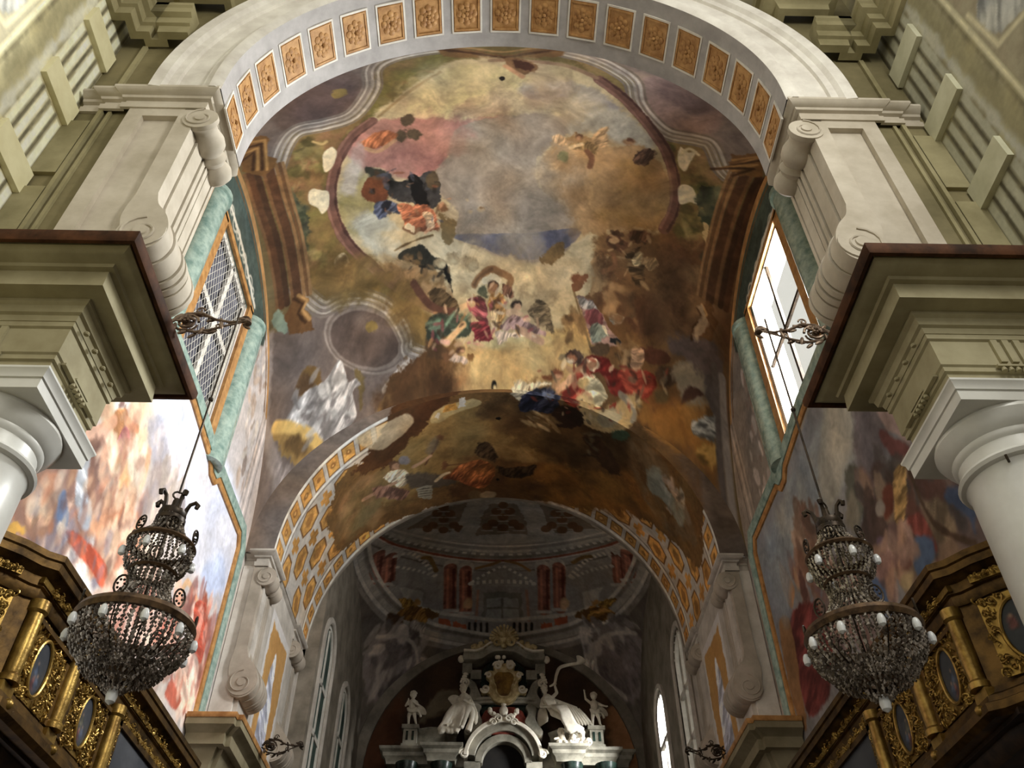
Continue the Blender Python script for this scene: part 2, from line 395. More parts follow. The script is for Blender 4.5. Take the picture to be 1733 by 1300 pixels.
def barrel_surf(d,base,gain):
    S,Y=np.meshgrid(np.linspace(-PI/2*BR,PI/2*BR,int(PI*BR/d)+1),np.linspace(BY0,BY1,int((BY1-BY0)/d)+1),indexing='ij')
    a=S/BR; return Surf(S,Y,np.stack([(BR*np.sin(a)).ravel(),Y.ravel(),(BZ+BR*np.cos(a)).ravel()],1),barrel_map,base,gain)
def wall_map(X):
    def f(px,py):
        r=ray(px,py)
        t=(X-X0)/r[0] if r[0]*(X-X0)>0.02 else 60.
        return t*r[1],t*r[2]
    return f
def wall_surf(X,y0,y1,z0,z1,d,base,gain):
    Y,Z=np.meshgrid(np.linspace(y0,y1,int((y1-y0)/d)+1),np.linspace(z0,z1,int((z1-z0)/d)+1),indexing='ij')
    return Surf(Y,Z,np.stack([np.full(Y.size,X),Y.ravel(),Z.ravel()],1),wall_map(X),base,gain)
def front_surf(Y0,x0,x1,z0,z1,d,base,gain):
    X,Z=np.meshgrid(np.linspace(x0,x1,int((x1-x0)/d)+1),np.linspace(z0,z1,int((z1-z0)/d)+1),indexing='ij')
    def f(px,py):
        r=ray(px,py); t=Y0/r[1]; return X0+t*r[0],t*r[2]
    return Surf(X,Z,np.stack([X.ravel(),np.full(X.size,Y0),Z.ravel()],1),f,base,gain)
# ================================================================ THE CEILING FRESCO
V=plan_surf(-7.6,7.6,8.8,22.0,.021,vault_z,vault_map,(104,86,52),1.22)
MAUVE=(112,94,84); CREAM=(188,166,122); FLESH=(176,126,86)
def paint_common(S):
    # lower half: warm cloud field running from the bay into the arch
    S.poly([(600,560),(760,540),(1000,520),(1220,560),(1235,760),(1180,900),(1000,880),(850,850),(640,880),(480,960),(430,900),(600,760)],(122,88,46),soft=.5,warp=.6,tint=(96,66,34))
    S.poly([(880,800),(1000,790),(1100,830),(1140,900),(1000,900),(900,860)],(126,82,30),soft=.6,warp=.4,tint=(110,68,24))
    S.poly([(640,760),(700,700),(860,690),(900,720),(900,770),(760,790),(690,850),(600,880)],(138,108,54),soft=.4,warp=.5,tint=(116,92,48))
    S.poly([(820,690),(1000,700),(1100,720),(1080,800),(980,800),(860,770)],(96,66,30),soft=.4,warp=.5,tint=(64,44,22))
def paint_group(S):
    # red-robed group
    S.poly([(985,612),(1004,600),(1030,608),(1046,625),(1100,628),(1112,648),(1104,668),(1090,676),(1060,668),(1035,670),(1020,640),(1000,636),(985,690),(970,690),(950,670),(970,640)],(136,44,30),soft=.04,warp=.08,folds=(9,.9,.3),tint=(106,26,20))
    S.poly([(1045,630),(1090,628),(1108,650),(1095,672),(1060,664)],(150,56,38),soft=.08,folds=(11,1.3,.28))
    S.poly([(958,600),(972,592),(986,598),(984,612),(966,614)],(76,56,46),soft=.04); S.ell((967,604),10,9,0,(56,36,26)); S.ell((968,606),7,6,0,(150,92,60)); S.poly([(996,608),(1012,606),(1018,622),(1002,630),(996,620)],(196,164,122),soft=.04,folds=(16,.6,.25)); S.line([(975,628),(992,622),(1006,616)],.18,(150,100,66)); S.ell((965,612),5,3,0,(206,186,150))
    S.poly([(982,640),(1000,632),(1016,640),(1026,662),(1028,672),(1016,690),(1008,688),(1000,672),(988,660)],(208,186,138),soft=.04,folds=(15,1.5,.3),vary=.2); S.ell((988,648),8,12,20,(190,152,90),warp=.1,vary=.3)
    S.poly([(976,668),(996,664),(1012,695),(1060,668),(1085,672),(1075,712),(1050,735),(1010,728),(985,710)],(196,170,118),soft=.06,warp=.15,tint=(176,140,84)); S.poly([(1030,690),(1042,676),(1044,688),(1034,698)],(140,50,32),soft=.02)
    S.line([(1050,668),(1062,678),(1074,698),(1070,714)],.16,(140,128,108)); 
    S.poly([(868,658),(880,646),(910,644),(935,650),(905,660),(880,680),(868,668)],(196,180,146),soft=.04,folds=(18,.7,.25)); S.ell((944,634),9,8,0,(112,56,34)); S.ell((946,638),6,6,0,(190,136,96)); S.poly([(912,640),(930,634),(934,645)],(120,66,34),soft=.04)
    S.poly([(880,672),(905,658),(930,654),(945,664),(945,690),(930,702),(900,695),(880,696)],(44,50,74),soft=.04,folds=(11,.6,.42),tint=(28,30,46)); S.line([(944,660),(958,650),(966,640)],.2,(196,146,104)); S.poly([(918,660),(934,664),(934,678),(920,674)],(96,104,128),soft=.04)
    S.daubs([(885,705),(915,698),(940,725),(900,720)],[(150,124,80),(190,166,120),(112,88,52)],14,.24,51,asp=4,ang=.6); S.poly([(940,690),(975,690),(985,715),(950,725),(930,710)],(42,28,20),soft=.05,warp=.15)
    S.poly([(1012,700),(1034,690),(1052,700),(1046,720),(1022,725)],(160,144,108),soft=.06,warp=.14); S.ell((1052,735),14,9,10,(58,78,56),warp=.14)
    S.poly([(996,590),(1010,580),(1030,580),(1032,596),(1012,604)],(72,54,36),soft=.04); S.daubs([(1035,590),(1075,580),(1085,600),(1050,615)],[(96,66,38),(148,110,66),(52,38,26),(168,132,88)],18,.22,61,asp=3)
    S.poly([(1080,590),(1105,585),(1128,600),(1132,612),(1110,620),(1090,610)],(84,46,30),soft=.05); S.poly([(1070,596),(1090,592),(1086,622),(1070,625)],(176,134,100),soft=.05,folds=(18,1.4,.25)); S.poly([(1112,622),(1135,622),(1150,640),(1140,655),(1120,655),(1108,640)],(74,52,34),soft=.05,warp=.1); S.poly([(1105,660),(1130,662),(1130,685),(1112,684)],(92,76,46),soft=.08,warp=.14)
    S.poly([(1140,620),(1180,612),(1195,650),(1190,690),(1160,690),(1145,660)],(156,138,108),soft=.1,warp=.25,tint=(128,110,86)); S.poly([(1158,662),(1172,655),(1192,668),(1178,676),(1165,680),(1150,690)],(74,44,32),soft=.04,warp=.08)
    S.poly([(1130,580),(1200,575),(1222,600),(1210,640),(1170,615)],(92,76,70),soft=.15,warp=.25)
    S.poly([(1080,700),(1150,680),(1190,700),(1210,790),(1160,770),(1100,730)],(168,116,52),soft=.15,warp=.25,tint=(150,96,36))
    S.poly([(1172,712),(1190,702),(1214,706),(1214,745),(1190,745),(1172,738)],(128,124,114),soft=.04,folds=(20,1.2,.4)); S.poly([(1170,760),(1195,750),(1215,760),(1218,780),(1195,792),(1176,780)],(150,110,46),soft=.05,folds=(14,.8,.35))
    S.daubs([(880,650),(960,600),(1110,620),(1140,660),(1060,710),(960,710)],[(120,34,24),(206,178,132),(60,40,28),(150,60,40),(176,128,90),(96,84,62)],80,.13,143,asp=2.6,al=.7,soft=.03,warp=.05)
def paint_vault(S):
    S.poly([(430,240),(640,90),(860,70),(1060,100),(1260,240),(1240,420),(1000,460),(700,460),(480,480)],(106,90,48),soft=.3,warp=.3,tint=(88,72,36))
    S.poly([(1000,470),(1240,380),(1260,640),(1230,760),(1000,640)],(112,80,46),soft=.3,warp=.4,tint=(90,58,34))
    paint_common(S)
    # green scalloped band around the oval opening, with red-brown shading
    S.poly([(470,300),(500,235),(600,200),(640,150),(660,110),(760,95),(620,200),(560,270),(550,350),(600,430),(560,470),(510,470),(480,400)],(110,98,46),soft=.1,warp=.25,tint=(122,84,54))
    S.poly([(960,92),(1030,115),(1080,180),(1130,228),(1200,245),(1225,320),(1190,420),(1150,430),(1140,330),(1100,230),(1020,140)],(112,98,48),soft=.1,warp=.25,tint=(132,98,62))
    S.poly([(500,470),(580,440),(680,500),(740,530),(720,590),(700,600),(650,530),(560,510)],(98,76,34),soft=.15,warp=.3,tint=(116,88,40))
    for P,sd in (([(560,300),(600,220),(700,130),(740,120),(650,190),(590,270)],101),([(1030,150),(1090,200),(1150,260),(1190,330),(1130,260),(1060,190)],102),([(520,430),(600,450),(680,520),(720,560),(640,520),(540,480)],103),([(500,250),(560,240),(540,300),(500,330)],104),([(1150,340),(1190,300),(1200,400),(1150,430)],105)):
        S.daubs(P,[(134,116,62),(88,84,40),(122,88,48),(146,126,76),(72,62,30)],46,.2,sd,asp=1.7,al=.6)
    # corner niches and their stone rims
    for P,c in ((((380,260),(560,60),(745,60),(745,80),(690,88),(640,105),(628,155),(595,192),(505,215),(478,240),(462,300),(430,300)),MAUVE),(((950,60),(1120,60),(1330,280),(1250,310),(1232,285),(1205,240),(1135,224),(1092,188),(1072,135),(1035,112),(950,84)),(128,108,96)),
                (((420,580),(470,560),(520,545),(545,518),(600,510),(660,540),(690,590),(715,605),(690,650),(650,700),(600,740),(540,790),(500,860),(450,960),(400,960),(430,700)),MAUVE),(((1150,590),(1225,610),(1240,900),(1215,880),(1215,720)),(104,90,82))):
        S.poly(P,c,soft=.05,warp=.06,smooth=False,tint=tuple(v*.82 for v in c))
    S.poly([(1040,112),(1078,122),(1180,150),(1160,165),(1080,140)],(150,122,100),soft=.1,al=.7)
    # niches, darker ovals
    S.ell((540,172),84,44,-22,(98,78,68),soft=.12,warp=.05,tint=(86,66,58)); S.ell((545,172),60,30,-22,(84,64,58),soft=.2,warp=.1)
    S.ell((572,158),14,8,-20,(120,96,48),soft=.04); S.ell((500,145),14,9,-20,(150,132,124),soft=.06)
    S.ell((1150,178),78,44,24,(146,116,104),soft=.12,warp=.05,tint=(122,96,88)); S.ell((1160,165),52,22,24,(108,84,78),soft=.2,warp=.1); S.ell((1215,168),14,10,24,(156,138,128),soft=.06)
    S.ell((622,572),76,60,20,(130,114,102),soft=.03,warp=.02); S.ell((620,573),70,55,20,(104,88,78),soft=.02,warp=.02); S.ell((620,574),66,51,20,(120,104,93),soft=.02,warp=.02); S.ell((618,574),60,46,20,(80,64,56),soft=.03,warp=.02,tint=(90,73,64)); S.ell((622,545),22,14,20,(112,94,84),soft=.15,al=.6); S.ell((630,553),10,8,0,(120,98,50),soft=.04)
    RIM=[(-.26,.08,(112,97,86)),(-.17,.07,(160,146,130)),(-.1,.05,(124,110,98)),(-.02,.09,(148,134,120)),(.07,.05,(116,102,92)),(.14,.09,(168,154,138)),(.23,.06,(112,96,80))]
    S.band([(742,82),(700,88),(655,100),(632,118),(630,152),(598,195),(550,212),(505,222),(482,248),(466,296)],RIM)
    S.band([(952,86),(1000,98),(1040,116),(1072,140),(1080,172),(1100,200),(1132,226),(1180,236),(1204,246),(1222,285),(1236,300)],RIM)
    S.band([(500,478),(520,500),(548,520),(575,508),(620,504),(662,525),(688,570),(690,592),(718,604)],RIM)
    S.band([(690,612),(665,640),(650,660)],[(0,.16,(170,154,138)),(.2,.1,(110,92,80))])
    S.poly([(745,76),(790,84),(850,92),(905,84),(950,76),(948,96),(905,98),(850,104),(790,96),(748,92)],(118,82,44),soft=.04,tint=(92,60,32))
    S.line([(745,84),(800,90),(850,97),(900,90),(948,84)],.1,(70,42,24)); S.line([(745,78),(800,82),(850,88),(900,82),(948,78)],.08,(150,112,66))
    # oval opening: cream heaven
    S.poly([(735,120),(800,100),(870,98),(960,110),(1020,140),(1075,195),(1120,250),(1138,320),(1125,385),(1060,420),(1010,470),(960,540),(880,600),(800,600),(740,545),(670,480),(610,430),(575,385),(562,320),(575,265),(620,205),(680,160)],(182,160,116),soft=.08,warp=.15,tint=(160,136,98))
    S.poly([(740,130),(830,110),(900,130),(890,180),(800,200),(720,205),(690,180)],(186,166,112),soft=.12,warp=.25)
    S.poly([(885,140),(960,138),(1030,165),(1050,190),(990,215),(930,175),(890,165)],(134,124,116),soft=.12,warp=.2)
    S.poly([(770,185),(830,160),(860,185),(800,200)],(150,116,90),soft=.08,warp=.2,al=.7)
    S.poly([(590,240),(640,205),(720,200),(780,205),(850,196),(800,222),(765,262),(725,302),(680,300),(640,285),(600,280)],(168,112,94),soft=.08,warp=.15,tint=(150,92,80))
    S.poly([(775,215),(860,196),(960,196),(1000,200),(960,230),(925,255),(905,290),(920,325),(955,345),(985,385),(940,440),(860,440),(790,410),(765,395),(775,360),(742,330),(728,300),(755,265)],(148,128,106),soft=.05,warp=.12,tint=(130,112,94))
    S.poly([(980,190),(1060,190),(1110,250),(1060,250),(1000,225),(960,235)],(156,144,124),soft=.12,warp=.15)
    S.poly([(764,398),(830,396),(900,394),(980,388),(965,415),(930,432),(895,440),(855,436),(815,418),(785,410)],(88,86,98),soft=.03,warp=.04,tint=(78,76,92))
    # right: rose-tan cloud
    S.poly([(910,280),(935,245),(975,225),(1030,245),(1090,250),(1130,300),(1135,350),(1115,385),(1060,390),(1025,395),(1030,470),(1000,500),(985,450),(990,400),(960,350),(922,325)],(164,126,82),soft=.06,warp=.2,tint=(144,108,66))
    S.poly([(1000,290),(1080,270),(1125,320),(1110,380),(1040,390),(1000,350)],(158,122,70),soft=.2,warp=.3,tint=(138,104,58))
    S.poly([(905,290),(935,250),(985,240),(1000,290),(970,330),(930,325)],(164,134,98),soft=.15,warp=.25)
    # left: pale architecture of light
    S.poly([(570,330),(590,290),(640,300),(660,340),(630,380),(600,400),(575,370)],(172,156,112),soft=.1,warp=.2,tint=(124,110,58))
    S.poly([(575,320),(600,250),(620,240),(610,300),(600,330)],(176,160,140),soft=.08,al=.9,tint=(150,140,132))
    S.poly([(600,375),(640,360),(690,400),(670,440),(640,430),(615,410)],(168,158,134),soft=.12,warp=.2)
    # brown ring
    RG=[(0,.34,(104,68,56)),(-.12,.08,(128,88,72)),(.12,.07,(74,46,38))]
    S.band([(630,205),(596,232),(572,272),(561,320),(566,366),(588,410),(628,450),(680,490),(735,522),(765,528)],RG,warp=.04)
    S.band([(1015,135),(1060,170),(1102,218),(1130,262),(1143,315),(1140,355),(1124,388)],RG,warp=.04)
    S.line([(830,102),(900,104),(960,112),(1010,132)],.14,(130,96,70)); S.line([(640,198),(700,150),(745,122)],.1,(120,92,52),al=.6)
    # white paper-like ornaments beside the ring
    for P in ([(528,320),(545,322),(556,325),(556,350),(545,362),(538,352),(524,345),(521,332)],[(1148,318),(1160,312),(1175,322),(1180,345),(1168,342),(1150,345)],[(546,262),(562,248),(570,262),(560,285),(549,290)],[(1148,262),(1152,248),(1165,258),(1180,256),(1172,268),(1160,290),(1148,280)],[(566,440),(582,428),(592,450),(570,456)]):
        S.poly(P,(204,186,150),soft=.03,warp=.03)
    S.line([(1152,262),(1166,252),(1182,262)],.12,(190,172,130)); S.line([(530,240),(545,244),(552,240)],.1,(170,140,84))
    # ivy-dark foliage on both flanks
    for P,sd in (([(470,315),(495,330),(515,370),(520,400),(500,420),(480,380)],3),([(1180,330),(1225,330),(1225,385),(1200,470),(1185,460),(1200,400)],5)):
        S.poly(P,(58,58,44),soft=.06,warp=.3,vary=.3); S.daubs(P,[(44,52,42),(70,72,52),(52,60,40),(84,84,58)],60,.22,sd)
    S.poly([(1190,380),(1200,385),(1200,410),(1192,412)],(196,166,112),soft=.03)
    for P,pal,n,sz,sd in (([(740,130),(900,105),(1000,140),(990,190),(800,205),(680,200)],[(196,176,126),(168,144,98),(186,160,120),(158,122,94)],40,.5,111),([(780,220),(960,200),(960,350),(900,440),(780,400)],[(152,134,112),(132,115,98),(142,124,102),(148,130,108)],60,.55,112),([(920,260),(1110,270),(1120,380),(1000,400),(1020,470)],[(176,138,90),(150,110,66),(164,128,88),(186,148,104),(138,102,60)],70,.45,113),([(590,240),(720,205),(800,215),(700,295),(610,280)],[(178,122,104),(150,92,80),(160,104,84)],30,.4,114)):
        S.daubs(P,pal,n,sz,sd,asp=1.6,al=.35,soft=.16,warp=.2)
    # clouds under the oval
    S.poly([(640,395),(690,388),(735,390),(780,410),(850,440),(930,445),(985,405),(1010,400),(1000,445),(1000,490),(960,520),(930,540),(880,500),(800,480),(760,500),(735,470),(690,420)],(190,170,130),soft=.06,warp=.18,tint=(172,148,106))
    S.poly([(750,470),(830,440),(900,450),(960,470),(990,520),(950,560),(900,520),(850,500),(790,520)],(184,162,118),soft=.15,warp=.25)
    S.poly([(650,440),(730,450),(760,520),(700,500),(650,470)],(150,112,70),soft=.1,warp=.2)
    S.poly([(775,600),(830,585),(900,580),(950,560),(1000,600),(975,640),(900,650),(860,680),(800,690),(765,660),(760,620)],(198,164,96),soft=.12,warp=.25,tint=(180,142,84))
    S.poly([(800,570),(870,560),(930,575),(900,590),(830,592)],(186,170,118),soft=.1,warp=.2)
    S.poly([(955,545),(1000,540),(1010,590),(970,600)],(176,136,76),soft=.1,warp=.2)
    # smoky right side
    S.poly([(1010,410),(1080,400),(1170,420),(1195,500),(1200,580),(1150,600),(1080,560),(1050,500)],(126,92,54),soft=.2,warp=.35,tint=(104,72,42))
    S.poly([(1060,520),(1120,505),(1160,530),(1130,570),(1080,570)],(84,54,32),soft=.2,warp=.3,tint=(64,38,26))
    S.poly([(1150,440),(1185,450),(1190,480),(1160,480)],(140,116,74),soft=.1,warp=.2,al=.8)
    # dark cloud spilling onto the arch
    S.poly([(660,655),(700,610),(755,590),(770,640),(760,690),(700,740),(650,790),(590,800),(600,770),(655,710)],(88,56,28),soft=.08,warp=.3,tint=(68,40,20))
    S.poly([(745,600),(780,610),(800,660),(770,690),(740,690)],(150,92,48),soft=.15,warp=.3)
    S.poly([(620,730),(640,690),(660,670),(660,715),(610,745)],(176,146,80),soft=.06,warp=.12)
    for P,pal,n,sz,sd in (([(640,400),(760,410),(860,450),(1000,430),(960,530),(880,500),(740,480)],[(204,184,146),(168,142,102),(188,166,126),(150,122,84)],70,.4,121),([(770,600),(940,580),(990,620),(880,670),(790,690)],[(214,182,116),(182,144,86),(196,160,98),(166,122,70)],60,.42,122),([(1020,420),(1180,430),(1200,590),(1080,560)],[(140,104,64),(92,62,38),(116,84,50),(76,48,30)],90,.5,123),([(505,470),(640,445),(730,520),(715,585),(650,505),(560,495)],[(112,88,42),(84,64,30),(130,96,52)],70,.4,124),([(660,660),(760,600),(760,690),(620,790)],[(104,68,34),(66,40,20),(128,80,42)],40,.5,125),([(1060,690),(1180,690),(1215,800),(1130,760)],[(182,128,62),(150,96,40),(122,78,36)],40,.4,126)):
        S.daubs(P,pal,n,sz,sd,asp=1.7,al=.4,soft=.14,warp=.22)
    # --- figures
    S.poly([(850,98),(870,96),(905,105),(910,120),(885,126),(860,115)],(120,84,52),soft=.04); S.poly([(868,100),(902,108),(900,122),(876,116)],(70,38,26),soft=.05); S.line([(855,112),(872,122),(884,130)],.16,FLESH)
    S.ell((849,133),2.5,2.5,0,(30,24,20),soft=.02)
    for x,y in((690,202),(680,232),(698,228)): S.ell((x,y),11,8,-15,(84,66,46),warp=.15)
    S.poly([(612,240),(640,226),(670,228),(662,240),(630,250)],(168,92,52),soft=.05,folds=(14,.6,.25)); S.line([(620,252),(640,256),(668,238)],.14,FLESH)
    # dark warrior group, left
    S.poly([(620,284),(650,288),(668,306),(690,310),(650,322),(630,300)],(56,52,40),soft=.05,warp=.1)
    S.poly([(622,306),(650,300),(662,322),(652,342),(628,340),(612,324)],(118,62,32),soft=.04,warp=.12,tint=(92,48,28))
    S.poly([(655,312),(690,305),(706,296),(735,288),(748,320),(742,348),(720,356),(690,345),(660,338)],(34,30,26),soft=.04,warp=.14,vary=.4,tint=(52,48,46))
    S.poly([(718,300),(738,286),(746,312),(736,322),(722,316)],(74,58,38),soft=.05,warp=.12); S.poly([(692,300),(712,298),(722,330),(724,350),(700,342)],(20,17,15),soft=.04,warp=.1)
    S.poly([(632,350),(652,338),(672,342),(684,366),(664,362),(640,370)],(62,64,78),soft=.04,folds=(10,.8,.35)); S.poly([(648,342),(664,340),(660,356),(648,360)],(30,28,32),soft=.05)
    S.poly([(672,345),(710,346),(735,356),(745,388),(720,392),(690,390),(680,372)],(158,92,58),soft=.04,folds=(13,1.2,.34),vary=.25,tint=(132,72,46)); S.poly([(716,360),(732,362),(738,385),(722,388)],(186,150,112),soft=.04,folds=(18,1.3,.3))
    S.ell((748,350),9,8,0,(112,74,44)); S.poly([(742,362),(756,368),(772,372),(774,385),(764,412),(750,402)],(128,104,64),soft=.04,tint=(104,82,48))
    S.line([(684,386),(700,394),(708,388)],.14,(120,86,58)); S.line([(668,424),(700,408),(732,398)],.07,(96,72,40)); 
    S.poly([(690,378),(704,384),(700,394),(684,386)],(206,180,140),soft=.03)
    S.poly([(672,436),(690,420),(710,414),(730,432),(752,440),(762,458),(764,490),(752,462),(730,456),(700,446)],(44,42,34),soft=.04,warp=.1,vary=.3); S.poly([(736,440),(756,446),(764,480),(766,496),(748,456)],(18,16,14),soft=.04)
    S.daubs([(680,445),(720,450),(770,500),(740,510),(700,470)],[(128,96,56),(150,116,76),(96,72,40),(168,140,100)],26,.22,11)
    for x,y,r in((765,440,12),(798,448,13),(745,446,10)): S.ell((x,y),r,r,0,(150,128,92),warp=.12,vary=.25); S.ell((x+3,y+3),r*.6,r*.5,0,(170,150,112),warp=.1)
    for x,y in((792,340),(796,358),(812,354)): S.ell((x,y),7,6,0,(156,128,92),soft=.05); S.ell((x+2,y-3),5,3,0,(112,82,52),soft=.04)
    # angel, right sky
    S.poly([(935,232),(950,226),(962,240),(952,248)],(176,136,92),folds=(16,.4,.2)); S.poly([(1004,228),(1030,212),(1026,232),(1030,250),(1008,248)],(168,128,84),folds=(16,.7,.2))
    S.poly([(960,246),(985,238),(1012,246),(1008,262),(990,256),(965,254)],(124,96,58),folds=(14,.2,.3)); S.line([(994,256),(1002,268),(998,282)],.18,(112,74,50)); S.ell((980,232),8,6,0,(92,62,40)); S.ell((979,235),6,5,0,FLESH); S.line([(965,250),(985,244)],.14,(190,160,116))
    S.ell((953,264),9,9,0,(112,108,72),warp=.12); S.ell((1064,240),11,6,0,(150,108,72),warp=.08); S.ell((1066,236),6,4,0,(92,56,38)); S.poly([(1072,270),(1085,256),(1100,250),(1112,260),(1098,276),(1080,278)],(84,60,46),soft=.04,folds=(20,.5,.3))
    S.poly([(915,440),(930,420),(950,410),(955,425),(945,445),(925,448)],(110,84,48),soft=.04,warp=.16,vary=.3)
    # central group
    S.line([(803,482),(812,468),(832,456),(848,462),(864,472),(860,486)],.24,(132,94,58)); S.line([(803,482),(812,468),(832,456)],.1,(88,58,36),al=.7)
    S.poly([(815,474),(832,464),(852,472),(846,482),(820,482)],(206,188,152),soft=.03)
    S.ell((834,484),10,11,0,(72,50,34)); S.ell((834,488),8,8,0,(142,96,62)); S.poly([(810,486),(822,484),(826,506),(808,500)],(84,84,60),soft=.04); S.poly([(850,480),(868,486),(866,506),(850,500)],(96,62,44),soft=.04,folds=(14,.5,.3))
    S.poly([(725,495),(745,488),(772,510),(778,530),(750,535),(735,520)],(76,58,36),soft=.04,folds=(12,1.,.3)); S.line([(700,480),(720,508),(742,524),(770,528)],.24,(84,52,38))
    S.poly([(828,502),(845,494),(856,506),(852,525),(836,528),(826,518)],(190,132,62),soft=.04,folds=(14,1.,.3)); S.ell((844,510),5,6,0,(84,48,26))
    S.poly([(786,512),(800,502),(818,504),(824,530),(824,552),(812,545),(800,530)],(150,74,78),soft=.04,folds=(13,1.9,.34),tint=(120,48,54)); S.poly([(790,550),(815,545),(830,556),(835,576),(812,580),(795,584),(800,566)],(134,48,52),soft=.04,folds=(12,1.,.34),tint=(106,34,40)); S.poly([(792,576),(812,580),(806,586),(790,584)],(176,110,100),soft=.04)
    S.line([(782,520),(790,516),(800,514)],.2,(196,156,108)); S.poly([(828,525),(844,528),(842,548),(838,570),(832,570),(830,545)],(204,170,116),soft=.04,folds=(16,.2,.2)); S.poly([(844,525),(856,525),(852,545),(842,560)],(168,120,64),folds=(20,.2,.25))
    S.ell((874,516),9,8,0,(44,34,28)); S.ell((876,521),6,6,0,(196,150,112)); S.poly([(862,524),(880,526),(888,534),(872,536),(858,534)],(192,154,116),soft=.04)
    S.poly([(846,552),(862,538),(884,536),(905,550),(922,564),(905,566),(880,556),(858,562)],(112,80,76),soft=.04,folds=(14,.7,.32),tint=(140,110,102)); S.poly([(842,562),(870,560),(890,570),(860,576),(846,586),(840,574)],(190,164,140),soft=.04,folds=(14,.5,.25)); S.line([(884,560),(904,572),(916,578)],.22,(188,144,110)); 
    S.poly([(892,528),(906,510),(916,510),(930,526),(936,560),(924,556),(908,548)],(80,66,46),soft=.04,folds=(18,1.1,.3),tint=(100,84,60))
    S.poly([(728,540),(745,530),(780,535),(800,560),(780,575),(750,570),(725,585),(722,560)],(50,54,42),soft=.05,warp=.12,vary=.35); S.daubs([(732,535),(785,535),(795,560),(745,562)],[(104,132,104),(72,92,70),(128,150,120),(40,46,36)],26,.22,21,asp=3.2)
    S.line([(756,580),(772,562),(784,550)],.22,(196,150,98)); S.line([(748,578),(758,580)],.14,(206,150,120)); S.poly([(722,575),(750,588),(760,600),(745,610),(725,598)],(86,58,34),soft=.05,warp=.12)
    S.ell((781,592),8,8,0,(66,40,26)); S.ell((783,594),6,6,0,(188,136,92)); S.poly([(758,608),(774,600),(788,604),(790,614),(764,612)],(168,140,118),soft=.04,folds=(18,.6,.25)); S.poly([(748,600),(765,598),(756,614)],(112,72,42),soft=.04); S.poly([(790,596),(804,598),(800,610),(792,608)],(120,80,40),soft=.04)
    # flag and banner bearers
    S.line([(970,490),(985,540),(1000,590),(1005,600)],.09,(112,88,54)); S.poly([(976,502),(1000,508),(1012,522),(1024,540),(1036,560),(1050,578),(1052,588),(1030,590),(1002,584),(992,550)],(126,96,88),soft=.03,folds=(10,1.2,.22)); S.poly([(978,504),(1000,510),(1012,524),(986,524)],(140,132,124),soft=.03,folds=(20,.6,.35)); S.poly([(988,526),(1012,524),(1022,548),(1000,552)],(112,58,60),soft=.03,folds=(12,.6,.2)); S.poly([(1000,554),(1020,550),(1032,572),(1002,580)],(96,104,94),soft=.03,folds=(14,.6,.3)); S.poly([(1018,552),(1024,550),(1032,570),(1026,572)],(196,182,152),soft=.02); S.poly([(1032,570),(1050,576),(1048,584),(1032,582)],(30,32,34),soft=.03)
    S.poly([(1028,528),(1042,530),(1058,536),(1050,548),(1036,552)],(150,146,136),soft=.03,folds=(22,1.4,.4))
    S.ell((976,472),8,8,0,(112,66,40)); S.poly([(980,470),(994,466),(990,476),(982,480)],(128,80,50),soft=.03); S.poly([(968,482),(982,478),(980,492),(970,492)],(120,76,46),soft=.03)
    S.daubs([(945,545),(985,530),(990,570),(960,570)],[(128,96,56),(150,112,68),(100,72,42)],14,.22,31)
    S.poly([(1030,400),(1045,390),(1052,405),(1066,415),(1058,430),(1040,425),(1028,415)],(96,62,40),soft=.04,warp=.1); S.poly([(1066,395),(1085,388),(1100,398),(1094,412),(1072,410)],(92,60,38),soft=.05,folds=(14,.4,.3)); S.line([(1038,430),(1040,450),(1020,460)],.16,(120,80,50)); S.poly([(1056,420),(1078,424),(1092,450),(1080,485),(1066,470),(1060,445)],(84,62,38),soft=.05,folds=(12,1.2,.34)); S.poly([(1068,440),(1085,425),(1088,440),(1074,450)],(206,176,124),soft=.04,folds=(18,.8,.3)); S.poly([(1085,440),(1108,436),(1112,450),(1098,456)],(176,136,88),soft=.04,folds=(18,.4,.3))
    S.daubs([(1010,490),(1060,480),(1075,530),(1030,540)],[(128,94,58),(108,76,46),(150,112,70),(90,66,42)],24,.26,41,asp=2)
    paint_group(S)
    # grey painted statue and gilt pedestal, left
    S.poly([(455,960),(440,720),(446,560),(464,560),(456,720),(470,960)],(150,134,124),soft=.05,smooth=False,al=.7)
    S.poly([(530,690),(545,630),(520,620),(505,660)],(104,74,36),soft=.05,warp=.1); S.poly([(500,660),(516,632),(530,650),(512,668)],(84,58,34),soft=.05)
    S.poly([(600,625),(618,640),(612,690),(606,680)],(100,80,44),soft=.05)
    S.poly([(478,728),(492,695),(520,662),(548,646),(566,620),(574,608),(584,622),(588,646),(604,640),(612,652),(598,664),(604,700),(590,728),(568,750),(552,772),(540,775),(538,745),(500,730)],(178,168,160),soft=.03,warp=.05,folds=(11,.8,.28),vary=.22,tint=(150,140,134))
    S.ell((574,640),11,12,0,(164,154,146),warp=.08); S.poly([(500,700),(520,690),(530,706),(508,716)],(112,102,96),soft=.06); S.poly([(540,710),(556,704),(560,740),(548,745)],(120,110,104),soft=.07); S.line([(505,722),(540,680),(566,668)],.1,(112,102,98),al=.7)
    S.poly([(464,728),(480,722),(505,730),(536,750),(540,762),(530,785),(500,780),(475,760)],(168,128,62),soft=.03,tint=(120,86,44)); S.line([(466,722),(495,724),(525,738),(542,758)],.2,(206,160,80)); S.ell((500,755),20,12,20,(112,80,40),warp=.12,vary=.35); S.poly([(466,790),(490,800),(500,840),(470,860)],(150,132,122),soft=.06,folds=(14,.4,.2))
